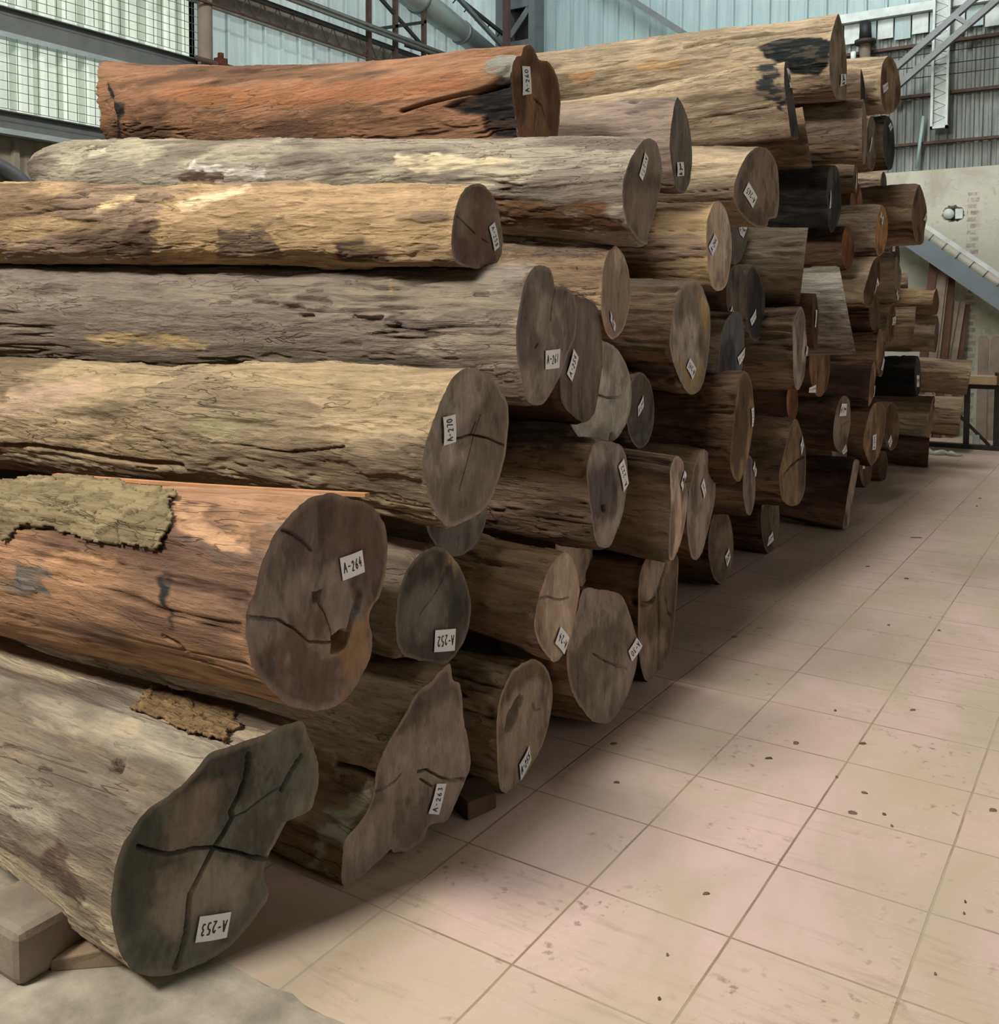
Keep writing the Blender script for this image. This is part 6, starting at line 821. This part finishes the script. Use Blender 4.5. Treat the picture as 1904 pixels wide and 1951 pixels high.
    fx = x0 + a * yy + b * zz2; fx[:Mn] = rim[:, 0]
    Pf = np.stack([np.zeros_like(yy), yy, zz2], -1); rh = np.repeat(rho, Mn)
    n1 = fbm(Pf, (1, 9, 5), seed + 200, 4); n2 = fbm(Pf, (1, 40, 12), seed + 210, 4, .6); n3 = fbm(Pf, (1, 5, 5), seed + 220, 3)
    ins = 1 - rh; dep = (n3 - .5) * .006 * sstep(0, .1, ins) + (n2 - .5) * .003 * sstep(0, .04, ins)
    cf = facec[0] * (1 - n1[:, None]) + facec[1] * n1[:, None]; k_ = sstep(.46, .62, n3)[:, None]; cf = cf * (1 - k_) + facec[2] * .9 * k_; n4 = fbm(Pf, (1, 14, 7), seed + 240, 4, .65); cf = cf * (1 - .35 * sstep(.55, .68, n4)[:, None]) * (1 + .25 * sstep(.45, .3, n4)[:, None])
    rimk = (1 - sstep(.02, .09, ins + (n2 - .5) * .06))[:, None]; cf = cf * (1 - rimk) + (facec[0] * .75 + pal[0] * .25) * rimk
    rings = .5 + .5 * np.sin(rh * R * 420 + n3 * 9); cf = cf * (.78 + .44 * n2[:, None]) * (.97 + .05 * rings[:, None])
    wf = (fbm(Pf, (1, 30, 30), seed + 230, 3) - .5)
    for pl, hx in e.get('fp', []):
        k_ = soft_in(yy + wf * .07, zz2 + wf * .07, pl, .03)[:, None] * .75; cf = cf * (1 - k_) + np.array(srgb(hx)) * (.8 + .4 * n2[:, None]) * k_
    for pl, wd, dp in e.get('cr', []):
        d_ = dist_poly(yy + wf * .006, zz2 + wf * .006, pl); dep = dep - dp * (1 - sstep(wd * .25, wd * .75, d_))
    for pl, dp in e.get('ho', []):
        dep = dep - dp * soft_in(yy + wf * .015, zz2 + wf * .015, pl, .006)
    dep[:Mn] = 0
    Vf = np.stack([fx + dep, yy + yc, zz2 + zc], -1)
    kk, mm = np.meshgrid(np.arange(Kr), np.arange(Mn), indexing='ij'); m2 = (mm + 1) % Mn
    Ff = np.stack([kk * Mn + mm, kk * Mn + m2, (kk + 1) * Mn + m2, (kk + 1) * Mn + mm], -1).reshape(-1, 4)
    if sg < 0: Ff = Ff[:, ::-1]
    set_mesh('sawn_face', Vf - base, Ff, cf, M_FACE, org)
    if 'q' in e: add_label(org, e, e['t'], .006)
    return org, V.reshape(K, Mn, 3), s, ang.reshape(K, Mn)

LOG = {}
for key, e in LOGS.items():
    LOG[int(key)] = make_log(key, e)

# ------------------------------------------------------------ parts and scraps lying on the logs
def shell_part(i, polys, name, label, raise_, thick, seed, hx, cell=.055):
    org, V, s, ang = LOG[i]; R = LOGS[str(i)]['R']; base = np.array(org.location)
    K, Mn = ang.shape; Sg = np.repeat(s[:, None], Mn, 1); m = np.zeros((K, Mn), bool); P = V.reshape(-1, 3)
    wob = (fbm(P, (9, 22, 22), seed, 4, .6) - .5).reshape(K, Mn)
    for pl in polys:
        c0 = pl[0][1]; pp = [(u, (c0 + ((v - c0 + PI) % (2 * PI) - PI)) * R) for u, v in pl]
        av = (c0 + ((ang - c0 + PI) % (2 * PI) - PI)) * R
        m |= in_poly(Sg + wob * .10, av + wob * .05, pp)
    # scales of bark: cellular steps with dark gaps
    c = np.stack([Sg.ravel() / cell, (ang.ravel() * R) / (cell * .55), np.zeros(K * Mn)], -1); c = c + (fbm(P, (8, 8, 8), seed + 3, 3)[:, None] - .5) * .8
    f = np.floor(c).astype(np.int64); best = np.full(K * Mn, 9.0); sec = best.copy(); idv = np.zeros(K * Mn)
    for dx in (-1, 0, 1):
        for dy in (-1, 0, 1):
            gx, gy = f[:, 0] + dx, f[:, 1] + dy; z0 = np.zeros_like(gx)
            px = gx + _hash(gx, gy, z0, seed + 7); py = gy + _hash(gx, gy, z0, seed + 8); d = np.hypot(c[:, 0] - px, c[:, 1] - py)
            cl = d < best; sec = np.where(cl, best, np.minimum(sec, d)); idv = np.where(cl, _hash(gx, gy, z0, seed + 9), idv); best = np.where(cl, d, best)
    edge = sstep(0, .07, sec - best); tilt = (c[:, 0] - np.floor(c[:, 0]) - .5) * (idv - .3) * 1.3 + (c[:, 1] - np.floor(c[:, 1]) - .5) * (.7 - idv) * .9; h = raise_ * (.45 + .7 * idv + .8 * tilt) * edge + raise_ * .2 + (fbm(P, (9, 70, 70), seed + 12, 4, .6) - .5) * .007
    yc, zc = LOGS[str(i)]['c'][1], LOGS[str(i)]['c'][2]
    N = np.stack([np.zeros(K * Mn), np.cos(ang.ravel()), np.sin(ang.ravel())], -1)
    Q = P + N * h[:, None]; m[:, 0] |= False
    kk, mm = np.nonzero(m[:-1]); m2 = (mm + 1) % Mn; F = np.stack([kk * Mn + mm, (kk + 1) * Mn + mm, (kk + 1) * Mn + m2, kk * Mn + m2], -1)
    used = np.unique(F); mp = -np.ones(K * Mn, np.int64); mp[used] = np.arange(len(used))
    cc = np.array(srgb(hx)) * (.72 + .4 * idv[:, None]) * (.6 + .4 * edge[:, None])
    o = set_mesh(name, (Q - base)[used], mp[F], cc[used], M_TRUNK, org)
    so_ = o.modifiers.new('thick', 'SOLIDIFY'); so_.thickness = thick; so_.offset = 0
    if label: o['label'] = label
    return o
shell_part(3, [[(1.321, 1.806), (1.133, 1.414), (0.711, 1.676), (0.469, 1.859), (0.36, 2.225), (0.344, 2.33), (0.352, 2.592), (0.445, 2.592), (0.563, 2.566), (0.688, 2.513), (0.805, 2.461), (0.922, 2.487), (0.938, 2.644), (1.0, 2.539), (1.086, 2.461)]], 'bark_patch', 'scaly grey-brown bark still clinging to the top', .013, .007, 11, '86775a', .085)
shell_part(1, [[(0.492, 1.047), (0.434, 1.047), (0.342, 1.047), (0.258, 1.047), (0.167, 1.126), (0.067, 1.204), (0.008, 1.492), (0.05, 1.545), (0.142, 1.571), (0.258, 1.492), (0.367, 1.492), (0.45, 1.257)]], 'bark_patch', 'rough flake of bark crust near the end', .010, .006, 12, '8c7352', .035)

# thin red-brown lath lying in the valley between A-264 and A-270
la, lb = Vector((-1.4961, -0.36, 1.0136)), Vector((-0.1415, -0.3, 1.0751))
lt = MB(); pts = [la.lerp(lb, k / 8) + Vector((0, 0, -.004 * math.sin(PI * k / 8))) for k in range(9)]
for p, q in zip(pts[:-1], pts[1:]): lt.bar(p, q, .022, .010)
top(lt, 'wood_lath', plain('lath', srgb('b08058'), .75, 0, .2, 12, .001), 'long thin reddish lath lying between the logs tagged A-264 and A-270', 'lath')
# squared chock under the nearest log
ch = MB().box((-.72, -1.13, 0), (-.50, -.84, .135)); o = top(ch, 'timber_chock', plain('old_timber', srgb('7a6e5e'), .85, 0, .25, 9, .004), 'rounded grey timber block wedged under the nearest log at the lower left', 'block', None, .022)
o = top(MB().add([(-.50, -1.05, 0), (-.33, -.90, 0), (-.36, -.84, 0), (-.55, -.98, 0), (-.50, -1.05, .03), (-.35, -.91, .055), (-.38, -.84, .06), (-.55, -.98, .035)], [(0,3,2,1),(4,5,6,7),(0,1,5,4),(1,2,6,5),(2,3,7,6),(3,0,4,7)]),
    'wood_wedge', plain('wedge_wood', srgb('85725a'), .85, 0, .25, 9, .003), 'flat splintered wood wedge on the floor behind the grey timber block', 'wedge', None, .004)
top(MB().add([(-.20, .16, 0), (-.075, .10, 0), (-.045, .22, 0), (-.15, .29, 0), (-.20, .16, .055), (-.075, .10, .06), (-.045, .22, .05), (-.15, .29, .06)], [(0,3,2,1),(4,5,6,7),(0,1,5,4),(1,2,6,5),(2,3,7,6),(3,0,4,7)]),
    'wood_wedge', plain('wedge_dark', srgb('4a3826'), .9, 0, .3, 9, .004), 'dark wood wedge on the floor under the hollow-ended low log', 'wedge', None, .006)
# crumbs on the logs
def chip(loc, size, rot, m_, name, label, cat, group):
    random.seed(int(abs(loc[0] * 971 + loc[1] * 577) * 10)); mb = MB(); n = 7; vs = []
    for h in (0, 1):
        for k in range(n):
            t_ = 2 * PI * k / n; r = 1 + random.uniform(-.3, .25); x, y = size[0] * r * math.cos(t_), size[1] * r * math.sin(t_)
            vs.append((loc[0] + x * math.cos(rot) - y * math.sin(rot), loc[1] + x * math.sin(rot) + y * math.cos(rot), loc[2] + size[2] * h * (1 + .6 * math.sin(t_))))
    mb.add(vs, [tuple(range(n))[::-1], tuple(range(n, 2 * n))] + [(k, (k + 1) % n, n + (k + 1) % n, n + k) for k in range(n)])
    return top(mb, name, m_, label, cat, group)
M_CHIP = plain('chip', srgb('6b5540'), .9, 0, .3, 30); M_CHIPL = plain('pale_chip', srgb('a08a68'), .85, 0, .2, 30); M_LEAF = plain('dry_leaf', srgb('54452f'), .8, 0, .3, 30)
FL = [(0.811, 1.383, 0.0131, 0.0046, 0.71, 'dark leaf scrap on the third tile row, left of the scratched ring mark'), (0.902, 0.828, 0.0125, 0.0067, 0.41, 'small twisted twig nearest the ring-shaped scuff'), (0.903, 0.988, 0.0104, 0.0042, 0.23, 'slim twig above the twisted twig'), (0.987, 0.874, 0.005, 0.004, 0.21, 'round crumb right of the twisted twig'), (1.022, 0.812, 0.0036, 0.0039, 0.85, 'tiny crumb at the tile joint'), (0.606, 1.248, 0.0131, 0.0077, 0.93, 'brown fibre clump in the second tile column'), (0.563, 1.066, 0.014, 0.003, 0.68, 'dark dash-like splinter near the fibre clump'), (0.903, 1.824, 0.0126, 0.0034, 0.78, 'black splinter near the right edge of the floor'), (1.267, 1.097, 0.0126, 0.0067, 0.63, 'dark scrap at the right edge of the floor'), (1.268, 0.498, 0.0032, 0.003, 0.95, 'small dark pebble low on the right'), (1.273, 0.439, 0.0031, 0.0033, 0.85, 'second small pebble low on the right'), (1.251, 0.133, 0.0028, 0.003, 0.2, 'single dark crumb near the bottom right corner'), (0.741, -0.319, 0.0036, 0.003, 0.88, 'dark crumb near the bottom edge'), (0.694, -0.161, 0.0029, 0.003, 0.22, 'thin crumb in the lower middle tile'), (0.678, 0.142, 0.0096, 0.003, 0.78, 'pair of thin pencil-like marks of bark on the central tile'), (0.648, 1.643, 0.0047, 0.005, 0.34, 'dot-like crumb on the second joint line'), (0.799, 1.052, 0.004, 0.0043, 0.89, 'round dot on the joint line between tiles'), (0.327, 5.185, 0.045, 0.006, 0.64, 'long dark splinter on the far floor, beyond the shadow edge'), (0.492, 3.958, 0.0142, 0.0051, 0.44, 'dark chip farther along the floor'), (0.233, 4.13, 0.0124, 0.0053, 0.54, 'dark chip at the shadow edge'), (0.593, 2.935, 0.008, 0.0043, 0.22, 'crumb on the middle distance floor'), (0.82, 2.988, 0.0079, 0.0042, 0.3, 'crumb right of the middle distance floor'), (0.5, 7.166, 0.0137, 0.0073, 0.74, 'small crumb far along the right edge'), (0.527, 6.75, 0.0099, 0.007, 0.72, 'tiny crumb beside the far edge crumb'), (0.054, 0.865, 0.0116, 0.0031, 0.69, 'pale-edged splinter in the shade of the log ends'), (0.195, 0.594, 0.0106, 0.003, 0.51, 'thin chip just outside the shade'), (0.006, 2.31, 0.0174, 0.0062, 1.0, 'dark sliver lying in the deep shade')]
for k, (x, y, sx, sy, rot, lab) in enumerate(FL):
    chip((x, y, 0), (sx, sy, .004), rot, M_CHIP if k % 3 else M_LEAF, 'bark_crumb', lab, 'crumb', 'bark crumbs on the tiles')
# thin curled strip of pale plastic and dust heap near the far rail
dm = MB(); pts = [(-.42 + .05 * k, 9.95 + .06 * math.sin(k * 1.7), .02 + .015 * math.sin(k * 2.3)) for k in range(9)]
dm.tube(pts, [.012, .03, .035, .03, .04, .03, .035, .02, .008], 7); top(dm, 'plastic_scrap', plain('plastic', srgb('a9aba0'), .4, 0, .2, 20), 'crumpled strip of pale plastic on the floor before the far black rail', 'plastic')
